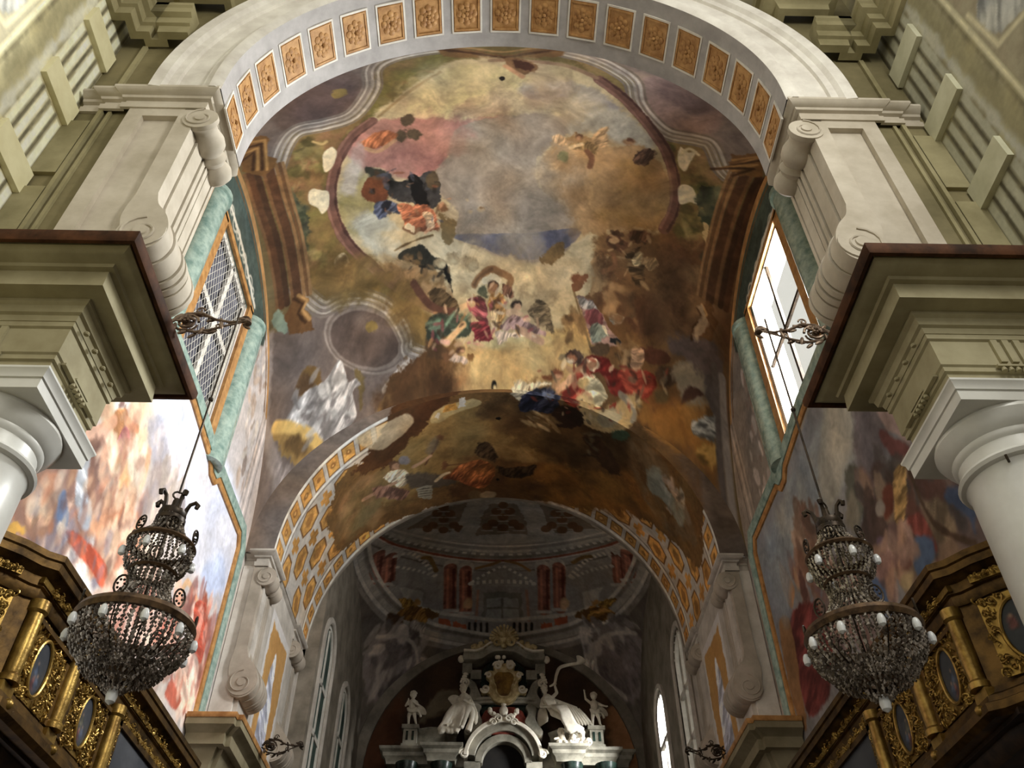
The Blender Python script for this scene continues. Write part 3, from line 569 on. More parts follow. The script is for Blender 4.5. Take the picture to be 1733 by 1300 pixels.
    for P,pal,n,sd in (([(730,530),(790,500),(830,480),(900,520),(930,560),(860,585),(780,600),(730,590)],[(196,152,112),(150,70,72),(206,182,150),(64,44,32),(96,72,48),(176,120,70)],70,141),([(620,290),(740,295),(760,380),(700,395),(640,350)],[(30,26,22),(96,66,40),(176,120,84),(64,62,70),(140,76,46)],46,142),([(1020,390),(1110,400),(1100,480),(1040,470)],[(110,78,48),(176,140,96),(66,46,30)],34,144),([(500,650),(600,640),(590,740),(520,760)],[(196,188,180),(140,130,124),(112,102,98),(176,168,160)],40,145),([(690,430),(770,450),(760,490),(690,460)],[(26,24,20),(120,92,60),(64,56,44)],20,146)):
        S.daubs(P,pal,n,.13,sd,asp=2.6,al=.7,soft=.03,warp=.05)
    # painted cornice mouldings over the side windows (on the vault)
    BM=[(-.62,.1,(112,76,44)),(-.5,.18,(84,52,30)),(-.34,.16,(66,42,26)),(-.18,.1,(110,74,42)),(-.02,.24,(80,50,30)),(.16,.1,(130,92,54)),(.26,.1,(98,66,38)),(.35,.08,(134,98,60))]
    S.band([(456,282),(472,340),(490,400),(502,470),(506,505)],BM); S.band([(1262,290),(1240,340),(1222,400),(1208,460),(1200,508)],[(-o,w,c) for o,w,c in BM])
    for P in ([(400,236),(454,230),(452,262),(468,268),(460,285),(446,296),(410,290)],[(1240,262),(1300,258),(1292,300),(1250,300),(1236,284)]):
        S.poly(P,(112,74,36),soft=.03,smooth=False); 
        for k in range(1,5): S.line([(P[0][0]+ (P[4][0]-P[0][0])*k/5*.2,P[0][1]+k*9),(P[1][0]-k*6,P[1][1]+k*7),(P[4][0]-k*8,P[4][1]+2)],.07,(168,118,60) if k%2 else (64,38,20),smooth=False)
    for P in ([(478,540),(505,500),(520,508),(512,525),(524,540),(536,560),(490,566)],[(1200,508),(1188,516),(1196,532),(1182,548),(1178,568),(1205,575),(1214,545)]):
        S.poly(P,(116,76,38),soft=.03,smooth=False,tint=(84,52,26)); S.line(P[1:5],.08,(178,128,70),smooth=False); S.line([(x-8,y+6) for x,y in P[1:5]],.07,(66,40,20),smooth=False)
    S.poly([(462,545),(470,525),(478,530),(488,560),(474,565)],(120,138,120),soft=.03)
    S.poly([(1188,515),(1180,520),(1190,540),(1172,565),(1180,578),(1200,545)],(170,140,106),soft=.03,smooth=False,al=.8)
    S.line([(836,650),(836,656)],.16,(20,16,12)); S.line([(837,656),(840,668)],.1,(210,180,120))
    S.line([(1208,620),(1216,700),(1220,800),(1235,900)],.18,(96,84,76)); S.line([(1222,640),(1230,760),(1245,900)],.2,(140,126,114))
paint_vault(V)
V.mottle(.17,11,.06)
CEIL=V.mesh('ceiling',M['fresco'])
# ---- barrel of the chancel arch: painted coffers overrun by painted clouds
B=barrel_surf(.027,(172,160,146),1.35)
def coffers(S):
    GD=(190,132,58); GL=(206,152,80); L=PI*BR/2; n=29; st=2*L/n
    for k in range(n):
        c=-L+(k+.5)*st
        for y0,y1 in((22.18,22.98),(27.4,28.02)):
            S.poly([(c-st*.38,y0),(c+st*.38,y0),(c+st*.38,y1),(c-st*.38,y1)],(104,66,30),soft=.015,warp=.01,smooth=False,raw=True)
            S.poly([(c-st*.33,y0+.06),(c+st*.36,y0+.06),(c+st*.36,y1-.05),(c-st*.33,y1-.05)],GD,soft=.02,warp=.02,smooth=False,raw=True,vary=.3)
            S.poly([(c+.13*math.cos(t),(y0+y1)/2+.13*math.sin(t)) for t in [2*PI*i/8 for i in range(8)]],(138,88,38),soft=.04,warp=.05,raw=True); S.poly([(c+.05*math.cos(t),(y0+y1)/2+.05*math.sin(t)) for t in [2*PI*i/6 for i in range(6)]],GL,soft=.03,raw=True)
    for y,w,c in((22.08,.12,(206,198,184)),(23.08,.1,(206,198,184)),(23.2,.06,(122,110,100)),(27.28,.1,(200,190,176)),(27.16,.06,(120,108,98)),(28.14,.16,(206,198,184)),(28.26,.06,(130,116,104))): S.line([(-L,y),(0,y),(L,y)],w,c,raw=True,smooth=False,warp=.01)
    # hexagons and crosses between the borders
    for k in range(-5,6):
        for r in range(4):
            c=k*2.05+(1.02 if r%2 else 0); y=23.75+r*.98
            if abs(c)>L: continue
            hx=[(c-.56,y-.28),(c,y-.5),(c+.56,y-.28),(c+.56,y+.28),(c,y+.5),(c-.56,y+.28)]
            S.poly(hx,(110,70,34),soft=.02,warp=.015,smooth=False,raw=True); S.poly([((p-c)*.86+c,(q-y)*.86+y) for p,q in hx],GD,soft=.02,warp=.03,smooth=False,raw=True,vary=.35); S.poly([((p-c)*.4+c,(q-y)*.4+y) for p,q in hx],(146,96,42),soft=.05,warp=.06,raw=True)
            d=c+1.02; S.poly([(d-.3,y-.14),(d-.12,y-.14),(d-.12,y-.36),(d+.12,y-.36),(d+.12,y-.14),(d+.3,y-.14),(d+.3,y+.14),(d+.12,y+.14),(d+.12,y+.36),(d-.12,y+.36),(d-.12,y+.14),(d-.3,y+.14)],(178,120,50),soft=.02,warp=.02,smooth=False,raw=True,vary=.3)
coffers(B)
def paint_barrel(S):
    CL=[(560,860),(580,810),(620,775),(680,740),(700,715),(760,660),(900,640),(1060,650),(1150,720),(1185,800),(1190,900),(1180,960),(1120,900),(1060,870),(960,855),(870,842),(790,846),(720,862),(650,890),(600,915),(575,930),(560,900)]
    S.poly(CL,(118,84,42),soft=.05,warp=.3,tint=(98,66,32),vary=.2)
    S.poly([(640,800),(700,720),(860,690),(940,715),(910,770),(780,780),(720,830),(640,850)],(146,114,58),soft=.3,warp=.4,tint=(122,96,50))
    S.poly([(880,800),(980,785),(1080,815),(1120,880),(1000,860),(900,846)],(134,86,30),soft=.35,warp=.3,tint=(118,72,24))
    S.poly([(760,830),(860,800),(930,830),(900,850),(800,850)],(82,54,28),soft=.2,warp=.3)
    S.poly([(820,690),(1000,700),(1080,740),(1060,800),(960,790),(870,740)],(90,62,30),soft=.25,warp=.4,tint=(58,40,20))
    S.poly([(575,860),(600,820),(660,800),(640,870),(590,910)],(150,104,60),soft=.2,warp=.25,tint=(112,92,54))
    S.poly([(1060,740),(1110,760),(1150,840),(1180,920),(1120,890),(1080,830)],(108,84,54),soft=.2,warp=.2)
    for P,pal,n,sz,sd in (([(640,800),(720,720),(900,700),(920,780),(760,800),(680,860)],[(164,130,72),(128,98,50),(146,110,56),(104,76,40)],90,.5,131),([(880,780),(1090,800),(1150,880),(1000,860),(900,850)],[(150,98,36),(120,74,26),(98,62,28)],70,.5,132),([(830,690),(1060,710),(1080,780),(960,790)],[(80,54,28),(54,36,20),(104,74,38)],50,.5,133),([(570,870),(640,800),(650,870),(590,920)],[(140,100,58),(112,92,52),(164,120,74)],40,.4,134)):
        S.daubs(P,pal,n,sz,sd,asp=1.8,al=.42,soft=.14,warp=.22)
    paint_group(S)
    # surviving fragment of the painted border
    S.poly([(660,655),(700,610),(755,590),(770,640),(752,690),(700,740),(650,790),(600,800),(620,770),(655,710)],(88,54,26),soft=.06,warp=.25,tint=(66,38,18))
    S.poly([(726,712),(740,692),(800,676),(812,684),(770,700),(738,716)],(176,150,96),soft=.04,warp=.08)
    S.poly([(745,700),(752,688),(772,680),(774,694)],(178,124,48),soft=.02,vary=.5,smooth=False); S.poly([(776,690),(776,674),(788,671),(788,688)],(188,180,168),soft=.02,smooth=False); S.poly([(732,708),(738,698),(746,698),(742,710)],(196,186,170),soft=.02,smooth=False)
    S.poly([(600,745),(660,712),(690,700),(700,716),(670,745),(640,762)],(190,164,124),soft=.04,warp=.06,al=.8)
    # trumpeting angels
    S.ell((668,788),9,8,0,(92,62,44)); S.ell((670,790),6,6,0,(176,130,96)); S.ell((684,780),9,7,0,(120,112,112),warp=.1)
    S.poly([(650,808),(668,796),(686,798),(690,815),(676,826),(664,818)],(202,176,140),soft=.04,folds=(16,.9,.28)); S.line([(668,818),(640,832),(615,846)],.2,(176,128,92)); S.poly([(630,826),(660,824),(690,832),(680,846),(640,842)],(128,86,66),soft=.06,folds=(12,.6,.3))
    S.line([(720,786),(735,760),(742,742)],.09,(84,52,34)); S.ell((744,740),7,4,-10,(112,72,40)); S.line([(700,790),(715,782),(728,772)],.18,(168,128,96)); S.poly([(725,752),(740,738),(738,760),(724,770)],(112,96,76),soft=.08,al=.8)
    S.poly([(690,806),(720,800),(745,804),(770,815),(740,825),(700,826)],(84,72,58),soft=.1,warp=.15)
    S.poly([(704,826),(731,822),(731,844),(706,842)],(150,140,118),soft=.03,smooth=False); 
    for k in range(4): S.line([(707,829+k*4),(729,826+k*4)],.03,(70,56,40),smooth=False)
    S.line([(756,788),(775,786),(790,784)],.07,(96,62,36)); S.ell((752,788),5,7,0,(104,66,38))
    S.poly([(780,786),(810,778),(835,788),(836,805),(820,826),(800,824),(772,812),(750,810),(762,800)],(140,70,34),soft=.04,warp=.08,folds=(12,.7,.34),tint=(160,92,38)); S.poly([(806,754),(825,748),(840,764),(838,782),(818,776),(806,770)],(54,38,22),soft=.05,folds=(16,.6,.3)); S.poly([(838,784),(856,792),(880,790),(908,788),(900,804),(870,810),(845,800)],(48,34,20),soft=.05,folds=(18,.5,.3)); S.line([(738,814),(750,804),(760,800)],.16,(190,164,124))
    S.ell((806,838),12,8,0,(96,74,46),warp=.1); S.ell((826,838),14,7,0,(140,116,82),warp=.1); S.ell((843,708),3,2,0,(14,10,8),soft=.02); S.ell((842,811),3,2,0,(14,10,8),soft=.02)
    S.daubs([(885,705),(930,700),(950,730),(900,724)],[(150,124,80),(176,150,104),(112,88,52)],16,.24,52,asp=4,ang=.6); S.poly([(985,740),(1010,735),(1050,790),(1045,805),(1020,790)],(58,38,22),soft=.06,warp=.15); S.daubs([(980,745),(1005,730),(1025,750),(1000,775)],[(62,48,30),(96,84,58),(44,32,20)],14,.25,53); S.ell((1050,738),18,10,10,(54,72,50),warp=.14)
    S.poly([(1095,795),(1115,790),(1130,830),(1160,870),(1150,890),(1125,850),(1100,830)],(124,122,104),soft=.08,warp=.14); S.daubs([(1115,810),(1140,810),(1170,880),(1140,880)],[(176,144,116),(140,108,88),(160,150,130),(112,96,76)],22,.24,54,asp=2.2)
paint_barrel(B)
B.mottle(.15,21,.06)
structure(B.mesh('ceiling_barrel',M['fresco']))
# ---- chancel vault: painted round drum with columns
C_=plan_surf(CCX-CHX,CCX+CHX,BY1-.02,40.1,.035,chan_z,chan_map,(104,96,88),2.2)
def paint_chancel(S):
    G1=(132,124,116); G2=(92,86,80); W_=(156,148,138); R1=(112,66,52)
    S.poly([(600,1300),(560,1000),(600,930),(1100,930),(1140,1000),(1100,1300)],(86,78,70),soft=.1,tint=(70,62,56))
    S.poly([(596,955),(640,1040),(720,1090),(850,1110),(980,1090),(1060,1040),(1104,955),(1080,900),(1000,845),(850,835),(700,845),(625,900)],(122,114,106),soft=.03,tint=(104,98,92))
    # dome with coffers
    S.poly([(650,905),(740,915),(850,920),(960,915),(1050,900),(1010,850),(850,835),(690,850)],(128,122,114),soft=.04)
    for P in ([(806,906),(818,868),(832,852),(872,852),(884,868),(896,906)],[(688,896),(735,866),(790,852),(778,880),(762,902)],[(1012,896),(968,866),(912,852),(924,880),(940,902)]):
        S.poly(P,(96,84,72),soft=.03,smooth=False)
        cx=sum(p[0] for p in P)/len(P); cy=sum(p[1] for p in P)/len(P)
        for dx,dy in((0,0),(-22,10),(22,10),(-14,-10),(14,-10),(0,18),(-34,16),(34,16),(0,-20)):
            S.ell((cx+dx*.8,cy+dy),9,6,0,(84,58,38),soft=.03,warp=.03); S.line([(cx+dx*.8-9,cy+dy+7),(cx+dx*.8+9,cy+dy+7)],.07,(140,130,118))
    for x0,x1 in((782,800),(902,920)): S.line([(x0,908),(x1 if x0<850 else x1-20,880),(820 if x0<850 else 882,850)],.5,(126,120,112),smooth=True)
    # entablature rings
    def ring(dy,w,c,x0=612,x1=1090,sag=48,**k):
        P=[(x0+(x1-x0)*t,893+dy+sag*(1-(2*t-1)**2)) for t in [i/10 for i in range(11)]]; S.line(P,w,c,**k)
    for dy,w,c in((-18,.12,W_),(-8,.2,(140,134,124)),(2,.18,(94,88,80)),(12,.1,W_)): ring(dy*.9,w,c)
    ring(-2,.16,(150,144,134),dash=.45); ring(8,.12,(110,56,40)); ring(18,.22,(124,116,108)); ring(26,.08,(84,76,70))
    # paired red columns
    for x,yt,yb,lean in((762,962,1030,-2),(788,966,1034,-1),(920,964,1032,2),(946,960,1028,3),(640,940,980,-10),(660,944,985,-8),(1046,942,986,8),(1062,938,978,10)):
        S.line([(x-lean,yt-6),(x-lean*.6,yt)],.75,(144,136,126),smooth=False); S.line([(x,yt),(x+lean*.4,yb)],.62,R1,smooth=False,vary=.4,warp=.03); S.line([(x-4,yt+2),(x-4+lean*.4,yb-2)],.12,(158,92,70),smooth=False,al=.8); S.line([(x+6,yt+2),(x+6+lean*.4,yb-2)],.14,(66,30,24),smooth=False,al=.8); S.line([(x-10,yb+4),(x+12,yb+4)],.16,(142,134,124),smooth=False)
    S.ell((792,1022),7,10,0,(160,120,84),soft=.08); S.ell((955,1022),7,10,0,(168,128,92),soft=.08)
    # central aedicule with window
    S.poly([(800,985),(850,958),(900,985)],(110,104,96),smooth=False,soft=.03); S.line([(798,986),(850,958),(902,986)],.16,(164,156,144),smooth=False,dash=.3); S.line([(796,988),(904,988)],.22,(158,150,138),smooth=False,dash=.3); S.line([(806,962),(830,956),(846,950)],.16,(112,80,46)); S.line([(856,950),(876,954),(896,966)],.16,(112,80,46))
    S.poly([(808,996),(892,996),(896,1050),(804,1050)],(112,106,100),smooth=False,soft=.03); S.poly([(818,1004),(882,1004),(884,1050),(816,1050)],(92,88,82),smooth=False,soft=.03); S.poly([(824,1014),(876,1014),(877,1050),(823,1050)],(124,122,116),smooth=False,soft=.03,tint=(112,112,108))
    S.line([(850,1014),(850,1050)],.1,(88,84,78),smooth=False); S.line([(823,1030),(877,1030)],.08,(88,84,78),smooth=False); S.line([(809,1000),(806,1050)],.14,(126,92,78),smooth=False); S.line([(891,1000),(895,1050)],.14,(126,92,78),smooth=False)
    # side aedicules
    for P,Q in (([(668,942),(700,938),(738,976)],[(672,960),(735,975)]),([(965,976),(1000,944),(1040,936)],[(968,978),(1036,958)])):
        S.line(P,.2,(158,150,138),dash=.3); S.line(Q,.16,(152,144,132),smooth=False,dash=.3)
    for P in ([(664,985),(722,1000),(720,1045),(690,1035)],[(980,1000),(1030,984),(1012,1030),(985,1045)]): S.poly(P,(106,100,94),smooth=False,soft=.04); S.poly([(p*.75+sum(q[0] for q in P)/16,r*.75+sum(q[1] for q in P)/16) for p,r in P],(132,126,118),smooth=False,soft=.04)
    S.line([(716,944),(728,946),(738,966)],.2,(96,72,38)); S.line([(970,952),(985,944),(1000,942)],.2,(92,68,36))
    # parapet, gilt angels, lower cornice ring
    def low(P,w,c,**k): S.line(P,w,c,**k)
    low([(705,1028),(760,1040),(850,1050),(950,1042),(1000,1028)],.16,(150,142,130)); low([(700,1044),(760,1062),(850,1070),(945,1062),(1005,1044)],.5,(118,110,102)); 
    for x in list(range(794,830,10))+list(range(870,910,10)): S.line([(x,1056),(x,1070)],.14,(34,28,24),smooth=False)
    for P in ([(742,1044),(764,1050),(764,1062),(742,1056)],[(766,1052),(790,1056),(790,1066),(766,1062)],[(916,1056),(936,1052),(936,1064),(916,1066)],[(938,1048),(960,1044),(960,1056),(938,1060)]): S.poly(P,(138,66,42),smooth=False,soft=.02)
    low([(640,1010),(690,1058),(770,1082),(850,1090),(940,1082),(1020,1056),(1066,1008)],.2,(70,60,52)); 
    RGS=[(.0,.14,(150,142,132)),(-.18,.16,(104,96,88)),(.2,.22,(128,120,110)),(.42,.12,(96,88,80)),(.58,.14,(156,148,136))]
    S.band([(598,930),(606,968),(630,1012),(672,1052),(740,1084),(850,1100),(960,1084),(1030,1050),(1072,1010),(1096,966),(1104,930)],RGS)
    for cx,s in((705,1),(1010,-1)):
        S.poly([(cx-34*s,1012),(cx-10*s,1016),(cx,1026),(cx-20*s,1030)],(116,84,32),soft=.03,folds=(24,.5,.35)); S.poly([(cx-34*s,1040),(cx-10*s,1026),(cx+14*s,1028),(cx+22*s,1044),(cx+4*s,1060),(cx-14*s,1052)],(128,90,36),soft=.04,folds=(14,1.,.4),tint=(96,62,26)); S.poly([(cx+14*s,1030),(cx+34*s,1038),(cx+36*s,1046),(cx+18*s,1046)],(86,58,26),soft=.03); S.ell((cx+2*s,1020),6,6,0,(140,100,52)); S.poly([(cx-12*s,1052),(cx+12*s,1054),(cx+10*s,1072),(cx-14*s,1072)],(142,130,118),soft=.06,folds=(14,.6,.3))
    S.ell((668,1048),16,9,30,(66,46,32),warp=.1)
    # pendentive medallions in grisaille
    for cx,cy,s in((674,1128,1),(1040,1122,-1)):
        S.ell((cx-10*s,cy),50,70,12*s,(108,98,94),soft=.06,warp=.12); S.ell((cx-10*s,cy),38,56,12*s,(92,82,80),soft=.05,warp=.08,vary=.3)
        S.daubs([(cx-50,cy-70),(cx+40,cy-60),(cx+60*s,cy+20),(cx-40,cy+70)],[(132,122,114),(84,74,70),(116,106,100),(150,138,128)],46,.34,70+int(cx),asp=2.2)
        S.line([(cx-36*s,cy-50),(cx+24*s,cy-40),(cx+28*s,cy+20),(cx-20*s,cy+60)],.14,(146,136,126)); S.poly([(cx+34*s,cy-6),(cx+62*s,cy-2),(cx+58*s,cy+14),(cx+38*s,cy+14)],(142,130,118),soft=.05,folds=(18,.5,.3)); S.ell((cx+42*s,cy-12),7,7,0,(138,126,114))
paint_chancel(C_)
C_.mottle(.13,31,.04)
structure(C_.mesh('ceiling_chancel',M['fresco']))
# ================================================================ SIDE WALLS OF THE BAY
WLh=(13.9,16.7,14.2,19.3); WRh=(13.75,16.75,14.45,19.6)
def paint_wall(S,left):
    m=(lambda x:x) if left else (lambda x:1705-x)
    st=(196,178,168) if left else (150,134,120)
    P=lambda L:[(m(x),y) for x,y in L]
    # grey stucco strip and figures toward the chancel arch
    S.poly([(19.0,2),(22.0,2),(22.0,22.4),(18.4,22.4),(18.4,14.3)],st,soft=.05,raw=True,smooth=False)
    S.poly([(18.45,14.0),(20.4,14.2),(20.2,20.5),(18.5,20.8)],(188,178,176) if left else (128,116,106),soft=.06,raw=True,warp=.08)
    S.daubs(P([(440,560),(452,600),(430,800),(405,880),(395,860),(415,720)]),[(222,206,190),(176,150,130),(150,126,112),(204,186,176)],40,.3,81 if left else 82,asp=2.4,ang=1.5)
    for y in (20.5,20.75,21.2): S.line([(y,8),(y,21)],.09,tuple(v*.8 for v in st),raw=True,smooth=False)
    S.line([(20.95,8),(20.95,21)],.14,tuple(min(255,v*1.15) for v in st),raw=True,smooth=False)
    # painted head of the window: ochre arch, dark strip of scrollwork, teal arch
    h=WLh if left else WRh
    def arc(r): return [(15.3+5.2*math.sin(t)*r,16.0+ (4.75*r)*math.cos(t)) for t in [(-1.1+2.2*i/14) for i in range(15)]]
    S.poly([(12.6,19.4),(18.4,19.4),(18.2,21.2),(15.3,21.9),(12.6,21.2)],(64,78,70),soft=.05,raw=True,warp=.02,vary=.3)
    S.line(arc(1.30),.55,(74,104,96),raw=True,warp=.03,vary=.4); S.line(arc(1.18),.34,(176,126,70),raw=True,warp=.02); S.line(arc(1.11),.08,(112,74,40),raw=True)
    S.poly([(13.3,19.55),(17.3,19.55),(17.0,20.6),(15.3,20.95),(13.6,20.6)],(66,78,70),soft=.04,raw=True,warp=.03,vary=.3)
    rg=random.Random(5)
    for k in range(9):
        y=13.5+k*.42; S.line([(y+.24*math.cos(t)*(1-t/9),20.05+.24*math.sin(t)*(1-t/9)*(1 if k%2 else -1)) for t in [i*.7 for i in range(10)]],.07,(196,186,166),raw=True,warp=.02)
    S.line([(13.3,20.05),(15.2,20.15),(17.3,19.9)],.16,(206,196,176),raw=True,warp=.06)
    # lower fresco
    if left:
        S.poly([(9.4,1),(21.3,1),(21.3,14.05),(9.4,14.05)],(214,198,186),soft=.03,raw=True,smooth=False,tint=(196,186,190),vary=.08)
        S.poly([(255,650),(330,660),(400,830),(405,900),(385,1000),(320,960),(300,860)],(226,224,236),soft=.3,warp=.3,tint=(206,208,228))
        S.poly([(170,650),(250,655),(260,740),(240,820),(190,800)],(226,200,160),soft=.25,warp=.2)
        S.poly([(250,700),(275,720),(285,790),(265,800),(250,760)],(170,166,182),soft=.15,warp=.2,al=.8); S.poly([(150,650),(172,655),(165,700),(150,690)],(136,156,206),soft=.06); S.poly([(142,690),(154,700),(150,715),(140,706)],(204,96,84),soft=.03)
        S.ell((207,683),13,20,0,(250,240,228),soft=.08); S.ell((207,682),5,9,10,(150,112,104),soft=.04)
        S.poly([(195,698),(212,692),(216,708),(206,730),(192,770),(175,790),(168,795),(178,765),(192,735)],(228,150,92),soft=.03,warp=.05,folds=(14,1.2,.2)); S.poly([(208,728),(217,725),(224,765),(212,778),(190,772)],(196,96,118),soft=.03,warp=.05,folds=(14,1.4,.22)); S.line([(214,712),(224,722),(232,726)],.2,(226,150,104)); S.line([(194,712),(175,725),(165,732)],.24,(226,150,112))
        S.poly([(145,725),(175,715),(185,735),(165,765),(150,760)],(232,178,150),soft=.08,warp=.15)
        S.daubs([(170,780),(230,770),(245,830),(230,900),(180,890)],[(240,214,188),(222,172,140),(206,150,116),(246,230,212),(216,150,100)],60,.5,83,asp=2.2,ang=1.6)
        S.daubs([(190,880),(250,860),(260,980),(215,1010),(190,960)],[(226,180,150),(196,152,128),(240,216,196),(206,120,88)],60,.5,84,asp=2.6,ang=1.7)
        S.daubs([(30,830),(130,790),(190,820),(190,960),(120,940),(40,900)],[(190,132,104),(150,106,92),(176,150,150),(214,176,150),(120,110,128),(204,140,100)],80,.6,85,asp=1.9)
        S.ell((66,868),20,26,30,(196,150,118),soft=.06,warp=.1,folds=(12,.4,.2)); S.ell((62,858),18,14,20,(222,190,160),soft=.08,warp=.1); S.ell((88,815),17,13,0,(210,140,104),soft=.05,warp=.08)
        S.poly([(100,840),(112,830),(116,880),(106,900),(98,880)],(104,126,168),soft=.04,warp=.06); S.poly([(132,780),(150,770),(150,800),(140,880),(128,850)],(204,206,214),soft=.05,warp=.1,folds=(12,1.4,.2)); S.poly([(140,840),(155,850),(150,900),(135,880)],(170,174,186),soft=.06,warp=.1)
        S.poly([(100,890),(118,900),(140,930),(150,965),(150,1010),(120,980)],(242,222,210),soft=.05,warp=.12,folds=(10,1.2,.14)); S.poly([(112,900),(135,905),(160,930),(178,955),(180,990),(168,990),(150,960),(125,930)],(220,92,58),soft=.035,warp=.07,folds=(10,1.2,.18),tint=(206,76,50)); S.poly([(20,885),(40,890),(38,902),(16,900)],(236,176,72),soft=.03)
        S.daubs([(260,800),(300,790),(310,860),(300,900),(262,880)],[(214,190,176),(226,204,190),(190,170,168)],20,.5,86,ang=1.5)
        S.poly([(345,960),(375,940),(382,990),(365,1010),(345,1000)],(196,206,238),soft=.2,warp=.2)
        S.line([(304,1010),(318,985),(335,1020)],.18,(226,176,130)); S.poly([(300,1010),(318,1012),(316,1040),(302,1030)],(158,110,92),soft=.04,warp=.08)
        S.daubs([(290,1010),(360,1010),(345,1180),(300,1180),(280,1080)],[(196,84,60),(226,160,130),(206,120,90),(240,204,184),(150,96,90)],70,.5,87,asp=2.6,ang=1.7)
        S.poly([(330,1020),(348,1025),(350,1070),(340,1120),(328,1090)],(210,80,56),soft=.04,warp=.08,folds=(12,1.4,.2)); S.poly([(300,1110),(325,1105),(335,1130),(325,1180),(300,1200),(292,1160)],(238,196,176),soft=.06,warp=.1,folds=(9,1.4,.16)); S.poly([(290,1150),(305,1180),(296,1200),(280,1180)],(204,96,72),soft=.05,warp=.1)
        S.daubs([(150,1010),(290,1000),(280,1140),(200,1100)],[(226,190,170),(206,160,140),(190,120,100)],40,.6,88)
        for Pq,pal,n,sd in (([(40,830),(190,800),(250,900),(200,980),(110,960)],[(226,180,140),(120,84,76),(240,214,190),(160,120,110),(206,120,84),(110,112,140)],120,181),([(170,700),(235,700),(240,860),(180,880)],[(240,190,150),(206,130,100),(250,230,206),(180,110,90)],80,182),([(285,1010),(360,1015),(345,1190),(300,1190)],[(226,110,84),(246,206,184),(150,80,70),(230,160,130)],80,183),([(250,680),(300,800),(290,900),(240,860)],[(206,190,186),(180,170,180),(226,206,196)],50,184)):
            S.daubs(P(Pq),pal,int(n*.7),.2,sd,asp=2.2,ang=1.5,al=.42,soft=.05)
    else:
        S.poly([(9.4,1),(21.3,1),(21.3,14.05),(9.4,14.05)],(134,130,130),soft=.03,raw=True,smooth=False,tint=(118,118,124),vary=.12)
        S.poly([(1390,700),(1440,660),(1460,760),(1420,850),(1370,900),(1310,960),(1300,900)],(138,146,154),soft=.3,warp=.35,tint=(150,148,142))
        S.poly([(1400,680),(1440,680),(1445,720),(1420,840),(1395,850),(1385,780)],(164,160,148),soft=.2,warp=.2)
        S.poly([(1445,670),(1480,680),(1500,760),(1495,870),(1460,860),(1445,760)],(112,102,104),soft=.15,warp=.2)
        S.poly([(1472,680),(1510,670),(1530,720),(1540,750),(1505,730)],(172,142,134),soft=.05,warp=.06,smooth=False); S.poly([(1490,730),(1530,750),(1545,770),(1525,780),(1500,760)],(124,72,68),soft=.05,warp=.06)
        S.poly([(1430,800),(1450,790),(1470,830),(1450,900),(1435,860)],(96,94,82),soft=.08,warp=.15); S.poly([(1440,830),(1455,870),(1450,900),(1432,880)],(124,116,100),soft=.1,warp=.15)
        S.daubs([(1460,820),(1540,790),(1640,840),(1640,930),(1560,960),(1490,950),(1460,900)],[(112,70,58),(128,100,78),(92,70,62),(150,124,100),(84,76,72),(132,104,96)],110,.55,91,asp=1.9,ang=1.3)
        S.poly([(1512,800),(1530,790),(1535,830),(1530,880),(1515,880)],(168,128,72),soft=.04,warp=.08,folds=(14,1.5,.3)); S.poly([(1493,830),(1508,820),(1512,860),(1498,880)],(120,62,46),soft=.05,warp=.08); S.poly([(1535,880),(1560,870),(1585,925),(1575,930),(1540,895)],(146,70,60),soft=.04,warp=.06,folds=(10,.7,.2)); S.poly([(1560,850),(1600,855),(1620,900),(1590,915)],(134,110,84),soft=.08,warp=.12,folds=(10,.9,.2))
        S.poly([(1545,915),(1572,910),(1580,945),(1560,975),(1548,960)],(84,106,144),soft=.06,warp=.1); S.poly([(1475,980),(1495,985),(1510,1030),(1505,1050),(1485,1020)],(74,94,134),soft=.06,warp=.1); S.poly([(1600,840),(1640,830),(1650,900),(1640,880)],(72,84,110),soft=.06)
        S.ell((1500,920),16,12,20,(112,88,104),soft=.05,warp=.1); S.daubs([(1490,920),(1540,910),(1540,980),(1500,990)],[(176,140,124),(160,122,100),(118,88,84)],30,.34,92); S.poly([(1525,975),(1545,970),(1540,1000),(1528,995)],(168,146,108),soft=.06,warp=.1)
        S.line([(1540,800),(1570,870),(1600,900),(1650,920)],.12,(84,62,46)); S.ell((1490,860),8,14,0,(150,136,124),soft=.05,warp=.06)
        S.daubs([(1345,850),(1385,860),(1375,960),(1355,960)],[(128,92,74),(104,78,64),(150,116,92)],26,.45,93,ang=1.5)
        S.daubs([(1340,940),(1400,930),(1420,1010),(1380,1080),(1345,1050)],[(134,92,70),(158,120,88),(112,70,62),(168,140,124)],44,.45,94,ang=1.5)
        S.poly([(1318,950),(1335,975),(1345,1000),(1340,1030),(1325,1000)],(164,118,82),soft=.04,warp=.05); S.ell((1317,946),4,5,0,(60,50,44)); S.line([(1320,952),(1325,985)],.06,(150,130,110))
        S.poly([(1340,1040),(1380,1020),(1410,1100),(1400,1180),(1370,1210),(1345,1130)],(104,44,42),soft=.07,warp=.14,folds=(9,1.3,.2),tint=(124,52,48)); S.poly([(1318,1060),(1335,1050),(1350,1130),(1365,1230),(1345,1200)],(150,104,62),soft=.05,warp=.1)
        S.daubs([(1395,1000),(1450,960),(1470,1080),(1410,1100)],[(134,96,84),(150,116,100),(96,76,74)],30,.5,95)
        S.poly([(1275,940),(1320,900),(1340,960),(1330,1050),(1300,1000)],(124,130,136),soft=.25,warp=.25,al=.8)
SL=wall_surf(-7.6,7.5,22.3,-1.6,22.6,.04,(186,176,168),1.05); paint_wall(SL,True); SL.mottle(.09,51,.03)
